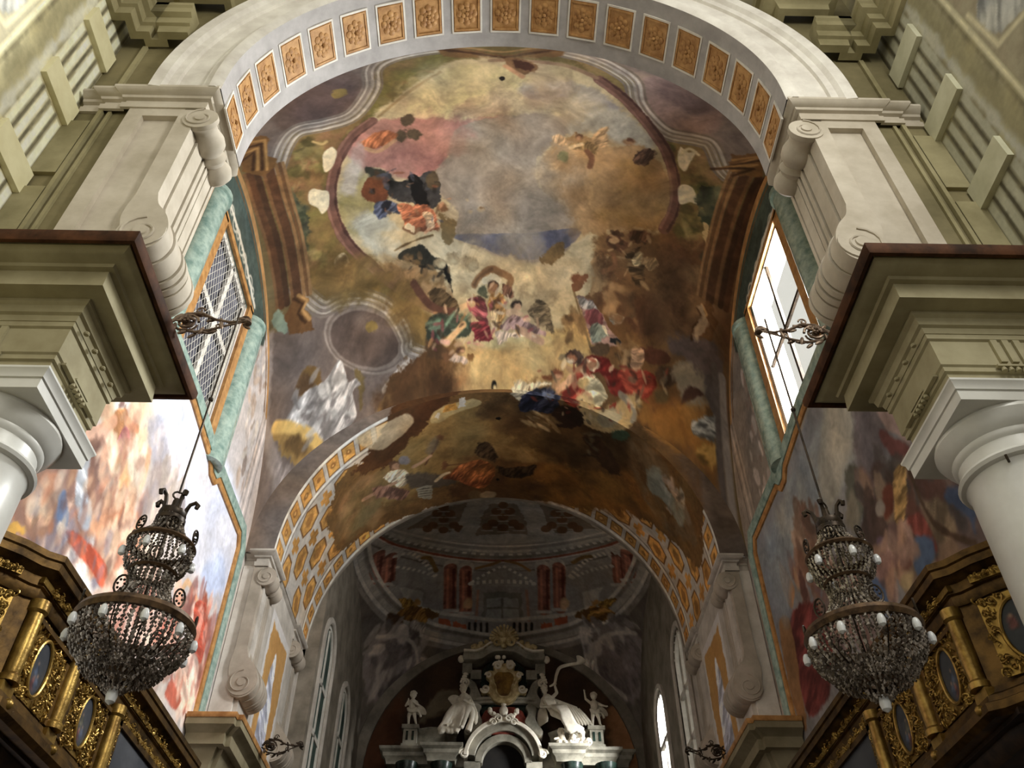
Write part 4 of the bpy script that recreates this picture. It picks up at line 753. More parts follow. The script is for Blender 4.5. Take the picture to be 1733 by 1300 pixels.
SR=wall_surf(7.6,7.5,22.3,-1.6,22.6,.04,(150,138,126),1.2); paint_wall(SR,False); SR.mottle(.13,61,.04)  # right fresco painted darker than the left: its dimmer light put into the colours
def hole(h): return lambda a,b:(a>h[0])&(a<h[1])&(b>h[2])&(b<h[3])
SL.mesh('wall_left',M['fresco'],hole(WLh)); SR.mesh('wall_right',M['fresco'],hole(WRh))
def wsweep(path,prof,X,sg,mb=None):
    q=MB().sweep(path,prof); mb=mb or MB()
    mb.add([(X+sg*h,a,b) for a,b,h in [(v[0],v[1],v[2]) for v in q.v]],q.f); return mb
def make_window(name,h,X,sg,left):
    y0,y1,z0,z1=h; o=-sg
    w=empty(name,(X,(y0+y1)/2,z0)); w['kind']='structure'
    mb=MB(); 
    for a in ((y0-.1,y0+.02,z0-.1,z1+.1),(y1-.02,y1+.1,z0-.1,z1+.1),(y0,y1,z0-.1,z0+.02),(y0,y1,z1-.02,z1+.1)):
        mb.box(X+o*.02,X+o*.6,a[0],a[1],a[2],a[3])
    mb.build('reveal',M['white'] if left else M['plaster'],w)
    xm=X+o*.1; mb=MB(); t=.1 if left else .055
    ym,zm=(y0+y1)/2,17.0
    mb.box(xm-.04,xm+.04,ym-t,ym+t,z0,z1).box(xm-.035,xm+.035,y0,y1,zm-t,zm+t)
    if left:
        for a in ((y0,y0+.14,z0,z1),(y1-.14,y1,z0,z1),(y0,y1,z1-.14,z1)): mb.box(xm-.04,xm+.04,*a)
    mb.build('mullion',M['white'] if left else M['iron'],w)
    if left:
        mb=MB(); L=.2
        k=-30
        while k<50:
            for s in(1,-1):
                # diagonal wires clipped to the opening
                pts=[]
                for tt in np.linspace(0,1,60):
                    z=z0+(z1-z0)*tt; y=y0+k*L+(z-z0)*.55*s
                    if y0<y<y1: pts.append((y,z))
                if len(pts)>1:
                    (ya,za),(yb,zb)=pts[0],pts[-1]; mb.tube([(xm+.07,ya,za),(xm+.07,yb,zb)],.007,4)
            k+=1
        mb.build('wire_lattice',M['white'],w)
        MB().box(xm-.12,xm-.1,y0,y1,z0,z1).build('pane',M['frost'],w)
    else: MB().box(xm-.01,xm+.0,y0,y1,z0,z1).build('pane',M['pane'],w)
    # ochre frame, teal half columns and their fillets
    mb=MB()
    for a in ((y1+.1,y1+.45,z0-.1,z1+.12),(y0-.45,y0-.1,z0-.1,z1+.12),(y0-.45,y1+.45,z1+.02,z1+.22)): mb.box(X-o*.09,X+o*.05,*a)
    mb.build('ochre_frame',M['goldline'],w)
    for yc in (y1+.95,y0-.95):
        prof=[(.44,z0-.25),(.44,z1-.1),(.5,z1-.06),(.5,z1+.1),(.42,z1+.16)]
        MB().lathe(prof,(X+o*.12,yc,0),20).build('jamb_column',M['teal'],w)
        sgy=1 if yc>15 else -1
        MB().box(X-o*.06,X+o*.05,yc+sgy*.42,yc+sgy*.52,z0-.2,z1).build('fillet',M['goldline'],w)
        MB().box(X-o*.04,X+o*.05,yc+sgy*.5,yc+sgy*.85,z0-.2,z1+.6).build('teal_strip',M['teal'],w)
    return w
make_window('window_1',WLh,-7.6,1,True); make_window('window_2',WRh,7.6,-1,False)
def panel_frame(name,X,sg):
    p=[(21.25,3),(21.25,13.75),(21.0,14.1),(18.4,14.05),(18.15,13.8),(17.8,13.8),(17.5,14.05),(15.5,14.25),(12.5,14.2),(9.3,14.1)]
    q=[(a,b) for a,b in p]
    prof=[(-.1,0),(-.1,.05),(-.04,.08),(.04,.08),(.07,.04),(.07,.0)]; prof2=[(.07,.0),(.07,.1),(.16,.14),(.36,.14),(.44,.08),(.44,0)]
    t=empty(name,(X,15,3)); t['kind']='structure'
    wsweep(p,prof,X,sg).build('ochre_moulding',M['goldline'],t); wsweep(p,prof2,X,sg).build('teal_moulding',M['teal'],t)
panel_frame('trim_1',-7.6,1); panel_frame('trim_2',7.6,-1)
# ================================================================ NAVE WALLS (painted banding)
def paint_nave(S,left):
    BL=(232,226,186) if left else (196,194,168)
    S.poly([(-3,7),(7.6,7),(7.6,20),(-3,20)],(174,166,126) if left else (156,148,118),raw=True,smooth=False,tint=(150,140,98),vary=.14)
    S.poly([(6.95,7),(7.5,7),(7.5,16.4),(6.95,16.4)],(146,136,96),raw=True,smooth=False,soft=.04); S.line([(6.95,7),(6.95,16.4)],.07,(196,188,146),raw=True,smooth=False)
    # bars between the blocks
    for k in range(5):
        z0=9.66+k*2.0-2
        S.poly([(6.42,z0),(7.5,z0),(7.5,z0+1.44),(6.42,z0+1.44)],(132,124,92),raw=True,smooth=False,soft=.03,warp=.02)
        for j in range(4):
            y=6.5+j*.255
            S.poly([(y,z0+.05),(y+.16,z0+.05),(y+.16,z0+1.42),(y,z0+1.42)],BL if j else tuple(v*.95 for v in BL),raw=True,smooth=False,soft=.03,warp=.03,tint=tuple(v*.84 for v in BL)); S.line([(y+.2,z0),(y+.2,z0+1.42)],.07,(92,86,66),raw=True,smooth=False,soft=.02)
    S.poly([(5.95,7),(6.3,7),(6.3,17),(5.95,17)],(150,142,104),raw=True,smooth=False,soft=.12); S.poly([(6.3,7),(6.46,7),(6.46,17),(6.3,17)],(196,192,166),raw=True,smooth=False,soft=.08,tint=(170,170,160))
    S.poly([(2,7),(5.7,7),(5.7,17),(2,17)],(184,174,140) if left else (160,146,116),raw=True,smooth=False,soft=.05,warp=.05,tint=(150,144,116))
    S.line([(5.75,7),(5.75,17)],.1,(212,204,164),raw=True,smooth=False); S.line([(5.86,7),(5.86,17)],.06,(124,116,84),raw=True,smooth=False)
    for zc in (10.6,12.9,15.2):
        S.poly([(3.9,zc-.9),(5.35,zc-.1),(5.5,zc+.7),(4.8,zc+.9),(3.8,zc+.5)],(142,146,146),raw=True,soft=.05,warp=.12,tint=(176,172,156),folds=(8,.8,.2)); S.line([(3.4,zc-1.3),(5.55,zc-.2),(5.6,zc+1.0)],.09,(206,196,156),raw=True,smooth=False)
SNL=wall_surf(-7.5,-1.0,7.5,-1.6,21,.035,(172,164,124),1.7); paint_nave(SNL,True); SNL.mesh('wall_nave_left',M['fresco'])  # higher paint gain: the left wall's stronger daylight put into its colour
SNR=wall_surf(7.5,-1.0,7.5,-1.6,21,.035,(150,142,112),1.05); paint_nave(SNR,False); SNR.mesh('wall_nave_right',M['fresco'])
# projecting blocks of the banded corner
def blocks(sg):
    for k,z in enumerate((8.85,10.5,12.15,13.85,15.5)):
        pass
# ================================================================ FLOOR, FRONT WALL, CHANCEL WALLS
structure(MB().box(-40,40,-40,41,-1.75,-1.6).build('floor',M['floor'],smooth=0))  # runs far past the walls, unseen, to keep sky light off undersides
def arch_wall(name,mat,y0,y1,W,r,zs,zlow,ztop,cx=0,jamb=None,thin=False):
    """wall with a round-headed opening of radius r springing at zs"""
    mb=MB(); n=48; prof=[(-r,zlow)]+[(-r*math.cos(PI*i/n),zs+r*math.sin(PI*i/n)) for i in range(n+1)]+[(r,zlow)]
    out=[]
    for x,z in prof:
        out.append((x,z))
    for i in range(len(out)-1):
        (xa,za),(xb,zb)=out[i],out[i+1]
        if abs(xa-xb)<1e-6: continue
        q=[(cx+xa,za),(cx+xb,zb),(cx+xb,ztop),(cx+xa,ztop)]
        mb.prism(q,lambda p:(p[0],y0,p[1]),lambda p:(p[0],y1,p[1]))
    jb=jamb or r; zj=zs-.36
    mb.box(cx-W,cx-jb,y0,y1,zlow,ztop).box(cx+jb,cx+W,y0,y1,zlow,ztop)
    if jb>r: mb.box(cx-jb,cx-r,y0,y1,zj,ztop).box(cx+r,cx+jb,y0,y1,zj,ztop)
    return structure(mb.build(name,mat,smooth=0))
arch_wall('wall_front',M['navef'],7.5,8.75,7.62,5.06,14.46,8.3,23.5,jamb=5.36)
structure(MB().box(-7.7,7.7,8.75,8.95,20.0,25).box(-7.7,-5.36,8.75,8.95,8.6,20).box(5.36,7.7,8.75,8.95,8.6,20).build('wall_front_backing',M['plaster'],smooth=0)) if 0 else None
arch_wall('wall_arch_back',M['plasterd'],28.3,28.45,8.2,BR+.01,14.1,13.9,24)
# painted wall strip round the chancel arch (polar grid, so that its inner edge follows the arch)
TH,RR=np.meshgrid(np.linspace(-PI/2,PI/2,700),np.linspace(BR,9.4,90),indexing='ij')
WCs=Surf(RR*np.sin(TH),14.1+RR*np.cos(TH),np.stack([(RR*np.sin(TH)).ravel(),np.full(TH.size,22.0),(14.1+RR*np.cos(TH)).ravel()],1),lambda px,py:(lambda p:(p.x,p.z))(at(px,py,y=22.0)),(150,134,122),1.22)
paint_common(WCs)
WCs.poly([(380,980),(420,760),(560,640),(650,650),(690,688),(700,712),(600,800),(500,930),(470,1000)],(122,108,98),soft=.06,warp=.05,tint=(106,92,84))
WCs.poly([(640,760),(690,650),(760,600),(790,640),(760,690),(690,740),(670,770)],(88,54,26),soft=.06,warp=.2,tint=(68,40,20))
WCs.poly([(1080,700),(1150,690),(1230,760),(1240,900),(1180,900),(1150,790)],(140,96,46),soft=.2,warp=.25,tint=(96,76,60)); WCs.poly([(1185,760),(1260,800),(1280,980),(1210,960)],(106,92,82),soft=.1,warp=.1)
WCs.poly([(955,690),(1000,690),(1075,725),(1060,745),(1000,730)],(84,58,30),soft=.1,warp=.15)
paint_group(WCs); WCs.mottle(.16,41,.05); structure(WCs.mesh('wall_chancel',M['fresco']))
for x0,x1 in((-7.62,-BR),(BR,7.62)): structure(MB().box(x0,x1,22.02,22.3,13.7,15.5).build('wall_chancel_pier',M['plaster'],smooth=0)) if 0 else None
CX=CCX
for sd,sg in (('left',-1),('right',1)):
    X=CX+sg*6.6
    wins=((28.95,31.1,8.0,15.9),(33.7,36.0,8.0,15.6))
    mb=MB(); ys=[28.3,wins[0][0],wins[0][1],wins[1][0],wins[1][1],40.0]
    xa,xb=sorted((X,X+sg*.7))
    mb.box(xa,xb,ys[0],ys[1],-1.6,21.5).box(xa,xb,ys[2],ys[3],-1.6,21.5).box(xa,xb,ys[4],ys[5],-1.6,21.5)
    for (a,b,c,d) in wins:
        mb.box(xa,xb,a,b,-1.6,c); n=10; r=(b-a)/2
        for i in range(n):
            t0,t1=PI*i/n,PI*(i+1)/n; p=[(a+r-r*math.cos(t0),d-r+r*math.sin(t0)),(a+r-r*math.cos(t1),d-r+r*math.sin(t1))]
            mb.prism([p[0],p[1],(p[1][0],21.5),(p[0][0],21.5)],lambda q:(xa,q[0],q[1]),lambda q:(xb,q[0],q[1]))
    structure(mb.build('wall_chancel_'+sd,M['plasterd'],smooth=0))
    # pilaster jambs behind the chancel arch
    xa,xb=sorted((sg*(6.86),sg*7.62))
    structure(MB().box(xa,xb,22.25,28.3,-1.6,14.1).build('wall_arch_'+sd,M['plaster'],smooth=0))
    for k,(a,b,c,d) in enumerate(wins):
        w=empty('window_%d'%(3+k+(2 if sg>0 else 0)),(X,(a+b)/2,c)); w['kind']='structure'
        xm=X+sg*.1; r=(b-a)/2; mb=MB()
        pth=[(a,c)]+[(a+r-r*math.cos(PI*i/14),d-r+r*math.sin(PI*i/14)) for i in range(15)]+[(b,c)]
        wsweep(pth,[(-.0,-.08),(.0,.08),(.16,.08),(.16,-.08)],xm,1,mb)
        mb.box(xm-.06,xm+.06,a+r-.07,a+r+.07,c,d-.02)
        for z in (c+1.8,c+3.8,c+5.6): mb.box(xm-.06,xm+.06,a,b,z-.09,z+.09)
        mb.build('white_frame',M['white'],w)
        pg=MB().prism(pth,lambda q:(xm-.015,q[0],q[1]),lambda q:(xm+.015,q[0],q[1]))
        pg.build('pane',M['greenglass'] if sg<0 else M['pane'],w)
        cas=MB(); wsweep(pth,[(-.24,0),(-.24,.08),(-.05,.1),(0,.06),(0,0)],X,-sg,cas); cas.build('casing',M['plaster'],w)
E2=front_surf(40.0,CX-6.7,CX+6.7,-1.6,21.5,.06,(96,70,50),1.5)
E2.poly([(CX-6.6,10),(CX+6.6,10),(CX+6.6,21),(CX-6.6,21)],(84,58,40),raw=True,smooth=False,tint=(52,38,28))
E2.poly([(1030,1200),(1060,1210),(1100,1300),(1040,1300)],(150,96,58),soft=.3,warp=.4,tint=(176,124,80)); E2.poly([(620,1250),(680,1180),(660,1300),(610,1300)],(84,48,28),soft=.3,warp=.3); E2.poly([(730,1180),(760,1168),(780,1178),(776,1200),(740,1210),(700,1230),(720,1200)],(110,96,74),soft=.12,warp=.2)
structure(E2.mesh('wall_end',M['fresco']))
mb=MB()
q=MB().sweep([(CX+6.3*math.cos(PI*i/32),14.0+6.15*math.sin(PI*i/32)) for i in range(33)][::-1],[(-.0,0),(-.0,.14),(-.12,.2),(-.5,.2),(-.6,.12),(-.6,0)][::1])
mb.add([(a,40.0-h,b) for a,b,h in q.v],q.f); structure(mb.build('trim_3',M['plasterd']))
# ================================================================ COFFERED ARCH AT THE FRONT
AR,AZ=5.0,14.46
def arcpath(r,n=64): return [(-r*math.cos(PI*i/n),AZ+r*math.sin(PI*i/n)) for i in range(n+1)]
arch=empty('coffered_arch',(0,7.2,14.1),'broad white round arch with lavender underside and square gilded rosette coffers','arch')
def rprof(prof,name,mat):
    """sweep a (radius, y) profile round the arch, with short stilts down to the impost"""
    rings=[]; n=72
    for i in range(-1,n+2):
        a=PI*min(max(i,0),n)/n; dz=-.36 if i in(-1,n+1) else 0
        rings.append([(-r*math.cos(a),y,AZ+r*math.sin(a)+dz) for r,y in prof])
    return MB().loft(rings,True,True).build(name,mat,arch)
rprof([(5.02,7.6),(5.0,7.22),(5.1,7.16),(5.2,7.16),(5.22,7.24),(5.38,7.26),(5.4,7.32),(5.86,7.34),(5.88,7.28),(6.0,7.26),(6.06,7.18),(6.26,7.16),(6.3,7.24),(6.3,7.6)],'archivolt',M['white'])
rprof([(5.0,7.22),(5.0,8.78),(5.06,8.78),(5.06,7.22)],'soffit',M['soffit'])
NC=19
for k in range(NC):
    a=math.radians(90+(k-9)*10.15); c=Vector((AR*math.cos(a),7.99,AZ+AR*math.sin(a))); t=Vector((-math.sin(a),0,math.cos(a))); nn=Vector((-math.cos(a),0,-math.sin(a))); Y=Vector((0,1,0))
    co=MB()
    for s in (-1,1):
        co.obox(c+t*s*.325+nn*.008,t,Y,nn,.02,.45,.018); co.obox(c+Y*s*.43+nn*.008,t,Y,nn,.305,.02,.018)
    o=co.build('coffer',M['white'],arch)
    pb=MB().obox(c+nn*.008,t,Y,nn,.305,.41,.008)
    for s in (-1,1):
        pb.obox(c+t*s*.27+nn*.02,t,Y,nn,.018,.38,.012); pb.obox(c+Y*s*.37+nn*.02,t,Y,nn,.27,.018,.012)
    pb.build('gilded_field',M['goldpaint'],o)
    rb=MB(); R3=Matrix((t,Y,nn)).transposed()
    for ri,(rr,n,sz) in enumerate(((.17,8,.075),(.09,6,.055))):
        for i in range(n):
            b=2*PI*i/n+ri*.4; rb.ball(c+(t*math.cos(b)+Y*1.15*math.sin(b))*rr+nn*(.02+.012*ri),sz,7,5,(1,1.1,.3),R3)
    rb.ball(c+nn*.045,.045,8,5,(1,1,.7)); rb.build('rosette',M['rosette'],o)
# ================================================================ CONSOLES, PILASTERS, ENTABLATURES, COLUMNS
def console(par,mat,x,y,side,depth=1.3,sc=1.0,zt=13.62,zb=9.65,bulge=1.0):
    """scrolled bracket: x = inner face of the pier (left-hand side), y = front face"""
    H=zt-zb; Z=lambda f:zb+H*f
    inner=[(x-.27,zt),(x-.27,Z(.34)),(x-.31,Z(.27)),(x-.31,Z(.2)),(x-.24,Z(.13)),(x-.2,Z(.07))]
    outer=[(x-.12,Z(0.02)),(x+.12*bulge,Z(0.)),(x+.36*bulge,Z(.03)),(x+.46*bulge,Z(.1)),(x+.42*bulge,Z(.17)),(x+.3*bulge,Z(.235)),(x+.14,Z(.29)),(x+.06,Z(.36)),(x+.05,Z(.86)),(x+.06,zt)]
    ins=[(q.x,q.z) for q in catmull([(a,0,b) for a,b in inner[1:]],4)]; outs=[(q.x,q.z) for q in catmull([(a,0,b) for a,b in outer[:-2]],4)]
    poly=[inner[0]]+ins+outs+outer[-2:]
    c=empty('console',(0,0,0)); c.parent=par; c.location=(0,0,0)
    mb=MB().prism(poly,lambda p:(p[0],y-.03,p[1]),lambda p:(p[0],y+.24,p[1]))
    grow=lambda g:[(px+(g if (px>x) else 0),pz) for px,pz in poly]
    # fluted body behind the front strip
    for a,b,g in ((.22,depth,-.03),(.27,.58,.03),(.62,.72,.05),(.76,.86,.06),(.9,1.12,.05),(1.15,1.23,.06)):
        if a>=depth: continue
        pp=[(x-.3,zt)]+[(px+g,pz) for px,pz in outs]+[(x+.05+g,zt)]; pp=[(min(px,x+.05+g) if pz>Z(.36) else px,pz) for px,pz in pp]
        mb.prism(pp,lambda p,a=a:(p[0],y+a,p[1]),lambda p,b=b:(p[0],y+min(b,depth),p[1]))
    if side>0: mb.v=[(-p[0],p[1],p[2]) for p in mb.v]; mb.f=[f[::-1] for f in mb.f]
    # body carries the name of the console; empty not kept
    bpy.data.objects.remove(c)
    body=mb.build('console',mat,par)
    for (cx,cz,r,nm) in ((x+.14,Z(.92),.3,0),(x+.1*bulge,Z(.105),.36*max(1,bulge*.9),1)):
        v=MB(); prof=[(.02,y-.085),(r*.3,y-.085),(r*.32,y-.06),(r,y-.055),(r,y+.03),(r*.82,y+.1),(r*.8,y+.2),(r*1.02,y+.36),(r*1.0,y+.5),(r*.74,y+.62),(r*.9,y+.72),(r*.72,y+.82),(r*.98,y+.98),(r*.92,y+1.12),(r*.6,y+1.2),(.02,y+1.22)]
        v.lathe(prof,(cx,0,cz),22,'y')
        # spiral fillet of the volute
        sp=[(cx+r*.93*(1-.08*i/2)*math.cos(PI*.5+i*.42),y-.065,cz+r*.93*(1-.08*i/2)*math.sin(PI*.5+i*.42)) for i in range(22)]
        v.tube(sp,r*.06,5)
        if side>0: v.v=[(-p[0],p[1],p[2]) for p in v.v]; v.f=[f[::-1] for f in v.f]
        v.build('volute',mat,body)
IMP=[(0,13.66),(.05,13.66),(.06,13.8),(.02,13.81),(.02,13.92),(.08,13.94),(.1,13.99),(.13,14.0),(.2,14.06),(.22,14.08),(.22,14.14),(0,14.14)]
def mir(mb,s):
    if s>0: mb.v=[(-p[0],p[1],p[2]) for p in mb.v]; mb.f=[f[::-1] for f in mb.f]
    return mb
for s,nm in ((-1,'left'),(1,'right')):
    t=empty('pilaster',(s*5.9,8.0,8.6),'cream pier with sunk panel and scrolled console above the near %s entablature'%nm,'pilaster','near piers of the front arch')
    mb=MB().box(-6.5,-5.32,7.48,8.75,8.6,13.7)
    mb.box(-6.5,-6.22,7.38,7.5,8.6,13.68).box(-6.22,-5.55,7.38,7.5,13.42,13.68)
    mir(mb,s).build('shaft',M['pil'],t)
    console(t,M['pil'],-5.33,7.4,s,1.3)
    mir(MB().sweep([(-7.42,7.5),(-7.0,7.5),(-7.0,7.44),(-6.62,7.44),(-6.62,7.4),(-5.24,7.4),(-5.24,8.72),(-5.3,8.9)],IMP),s).build('impost_cornice',M['pil'],t)
    # lower entablature
    e=empty('entablature',(s*5.9,7.7,6.7),'ochre grey entablature with deep stepped cornice and brown top board on the %s white column'%nm,'entablature','near entablatures')
    path=[(-7.45,7.09),(-5.3,7.09),(-5.3,8.3),(-7.45,8.3)]
    mir(MB().sweep(path,[(-.3,6.86),(.0,6.86),(.0,7.12),(.035,7.13),(.035,7.2),(-.3,7.2)]),s).build('architrave',M['ent'],e)
    mir(MB().sweep(path,[(-.3,7.2),(.035,7.2),(.06,7.22),(.06,7.62),(.09,7.64),(.09,7.72),(-.3,7.72)]),s).build('frieze',M['ent'],e)
    mir(MB().sweep(path,[(-.3,7.72),(.1,7.72),(.12,7.8),(.16,7.82),(.18,7.92),(.22,7.95),(.22,8.0),(.44,8.0),(.44,8.02),(.42,8.28),(.48,8.3),(.5,8.34),(.62,8.37),(.66,8.39),(.72,8.42),(.72,8.46),(-.3,8.46)]),s).build('cornice',M['ent'],e)
    mir(MB().sweep(path,[(-.3,8.46),(.74,8.46),(.76,8.4),(.81,8.4),(.84,8.46),(.84,8.56),(-.3,8.57)]),s).build('top_board',M['brown'],e)
    for k,(a,b) in enumerate(((-6.35,-5.95),(-5.3,-5.3))):
        if a==b: # side face triglyph and drops
            mir(MB().box(-5.22,-5.19,7.5,7.9,7.22,7.25),s).build('regula',M['ent'],e)
            for i in range(5): mir(MB().lathe([(.028,7.13),(.036,7.13),(.02,7.2)],(-5.225,7.53+i*.085,0),8),s).build('drop',M['ent'],e)
            mir(MB().box(-5.26,-5.2,7.2,8.15,7.18,7.21),s).build('fillet',M['ent'],e)
        else:
            mir(MB().box(a-.05,b+.05,6.99,7.04,7.17,7.2),s).build('regula',M['ent'],e)
            for i in range(5): mir(MB().lathe([(.028,7.11),(.036,7.11),(.02,7.18)],(a+.04+i*.085,7.02,0),8),s).build('drop',M['ent'],e)
            g=MB()
            for i in range(3): g.box(a+.02+i*.14,a+.1+i*.14,6.99,7.04,7.24,7.62)
            mir(g,s).build('triglyph',M['ent'],e)
    for i in range(4):
        mir(MB().lathe([(.03,7.7),(.04,7.72),(.03,7.74)],(-5.14,7.2+i*.3,0),8),s).build('drop',M['ent'],e)
    # column
    c=empty('column',(s*5.98,7.7,-1.6),'smooth white marble column with a round moulded capital at the near %s'%nm,'column','near columns')
    CXm=-5.98*(-s) if s>0 else -5.98
    CXm=s*5.98
    MB().lathe([(.66,-1.1),(.66,1.0),(.63,3.0),(.575,5.6),(.565,5.9),(.60,5.97)],(CXm,7.7,0),40).build('shaft',M['col'],c)
    MB().lathe([(.60,5.95),(.64,5.97),(.66,6.01),(.64,6.05),(.6,6.07),(.58,6.09)],(CXm,7.7,0),40).build('necking_ring',M['col'],c)
    MB().lathe([(.575,6.07),(.575,6.24),(.6,6.26),(.62,6.3),(.62,6.33),(.66,6.36),(.7,6.42),(.75,6.52),(.74,6.58),(.7,6.6)],(CXm,7.7,0),40).build('echinus',M['col'],c)
    for a in (-.9,-1.7):
        a=a if s<0 else PI-a
        px_,py_=CXm+.59*math.cos(a),7.7+.59*math.sin(a); MB().tube([(px_,py_,5.9),(px_+.06*math.cos(a),py_+.06*math.sin(a),5.9),(px_+.08*math.cos(a),py_+.08*math.sin(a),5.95)],.016,6).build('hook',M['iron'],c)
    ab=MB().sweep([(-.76,-.74),(.76,-.74),(.76,.74),(-.76,.74)],[(-.6,6.58),(0,6.58),(0,6.72),(.02,6.73),(.03,6.8),(.06,6.84),(.06,6.87),(-.6,6.87)],closed=True)
    ab.add([(-.2,-.2,6.58),(.2,-.2,6.58),(.2,.2,6.58),(-.2,.2,6.58)],[(0,3,2,1)])
    ab.v=[(a+CXm,b+7.7,z) for a,b,z in ab.v]; ab.build('abacus',M['col'],c)
    MB().box(CXm-.85,CXm+.85,6.85,8.55,-1.6,-1.25).lathe([(.85,-1.25),(.85,-1.15),(.7,-1.12),(.66,-1.08)],(CXm,7.7,0),32).build('base',M['col'],c)
    # far pilasters of the chancel arch with two consoles
    for (yy,xx,which) in ((22.1,-6.98,'front'),(26.65,-6.98,'back')):
        f=empty('pilaster',(s*7.2,yy+.6,8.6),('pale pilaster with scrolled console, %s one on the %s side of the chancel arch'%(('nearer' if which=='front' else 'farther'),nm)),'pilaster','chancel arch pilasters')
        sh=MB().box(-7.58,xx,yy+.05,yy+1.25,8.6,13.7); sh.box(-7.58,xx-.3,yy,yy+.1,8.6,13.68) if False else None
        mir(sh,s).build('shaft',M['plasterl'],f); console(f,M['plasterc'],xx+.02,yy,s,1.1,bulge=1.15)
        mir(MB().sweep([(-7.58,yy+.2),(-7.2,yy+.2),(-7.2,yy),(xx+.1,yy),(xx+.1,yy+1.25),(-7.3,yy+1.25)],[(o*1.05,z) for o,z in IMP]),s).build('impost_cornice',M['plaster'],f)
    mir(MB().sweep([(-6.88,23.3),(-6.88,26.7)],[(o,z) for o,z in IMP]),s)
    ic=MB().sweep([(-7.0,23.36),(-7.0,26.64)],IMP); mir(ic,s); o=ic.build('impost_moulding',M['plaster']); tag(o,'straight run of pale moulding between the two %s chancel arch pilasters'%nm,'moulding')
    e=empty('entablature',(s*7.0,23.5,6.9),'dark stepped entablature with an ochre top edge under the %s chancel arch pilaster'%nm,'entablature','chancel arch entablatures')
    path=[(-7.56,21.32),(-7.0,21.32),(-7.0,21.5),(-6.88,21.5),(-6.88,24.4),(-7.56,24.4)]
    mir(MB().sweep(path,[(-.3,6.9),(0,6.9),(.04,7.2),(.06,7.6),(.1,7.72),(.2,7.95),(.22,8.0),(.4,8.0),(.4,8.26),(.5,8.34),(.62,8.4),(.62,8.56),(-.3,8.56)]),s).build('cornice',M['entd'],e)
    mir(MB().sweep(path,[(-.3,8.56),(.64,8.56),(.66,8.6),(.66,8.68),(-.3,8.68)]),s).build('top_edge',M['goldline'],e)
    # painted niche with statue on the jamb
    NS=wall_surf(s*6.855,23.7,26.4,8.8,13.2,.04,(206,200,196),1.1)
    NS.poly([(23.95,8.6),(26.2,8.6),(26.2,12.9),(23.95,12.9)],(206,152,80),raw=True,smooth=False,soft=.03,tint=(182,130,66)); NS.poly([(24.5,8.8),(25.5,8.8),(25.6,10.4),(25.3,11.5),(25.1,12.2),(24.85,12.2),(24.6,11.3),(24.45,10.2)],(178,180,200),raw=True,soft=.04,warp=.1,folds=(7,1.2,.3),tint=(214,214,226))
    NS.pos=NS.pos-np.array(f.location); o=NS.mesh('painted_niche',M['fresco'],kind='x'); del o['kind']; o.parent=f
    # nave cornices
    n=empty('nave_cornice',(s*7.3,6.5,16.2),'stepped olive stone cornice turning the upper %s corner of the nave'%nm,'cornice','nave cornices')
    pr=[(-.05,16.2),(.1,16.2),(.12,16.42),(.18,16.44),(.2,16.62),(.3,16.66),(.32,16.8),(.36,16.84),(.36,16.94),(-.05,16.95)]
    mir(MB().sweep([(-7.5,-1.0),(-7.5,6.9),(-7.2,6.9),(-7.2,7.25),(-6.95,7.25),(-6.95,7.4),(-6.6,7.4),(-6.6,7.25),(-6.12,7.25)],pr),s).build('lower_cornice',M['nave'],n)
    mir(MB().sweep([(-6.7,7.5),(-6.7,7.2),(-5.75,7.2),(-5.75,7.5)],[(-.1,17.9),(.05,17.9),(.07,18.1),(.18,18.2),(.3,18.25),(.3,18.5),(.38,18.55),(.38,18.8),(-.1,18.85)]),s).build('upper_box_cornice',M['nave'],n)
    pn=MB().box(-7.05,-6.96,7.44,7.5,14.3,16.2).box(-6.3,-6.12,7.44,7.5,14.3,16.2)
    for za,zb in((7.9,9.3),(9.7,11.3),(11.7,13.3)): pn.box(-7.5,-7.08,7.43,7.5,za,zb)
    pn.box(-7.05,-6.98,7.42,7.5,8.7,13.66).box(-6.9,-6.84,7.45,7.5,8.7,13.66); mir(pn,s).build('wall_strip',M['nave'],n)
    # blocks of the banded corner of the nave wall
    for k,z in enumerate((11.37,13.4,15.38)):
        b=mir(MB().box(-7.5,-7.4,6.48,7.46,z-.27,z+.27),s).build('corner_block',M['blockL'] if s<0 else M['blockR'])
        tag(b,'pale raised block on the %s nave wall, %s of three beside the pier'%(nm,('lowest','middle','topmost')[k]),'stone block','raised blocks on the nave walls')
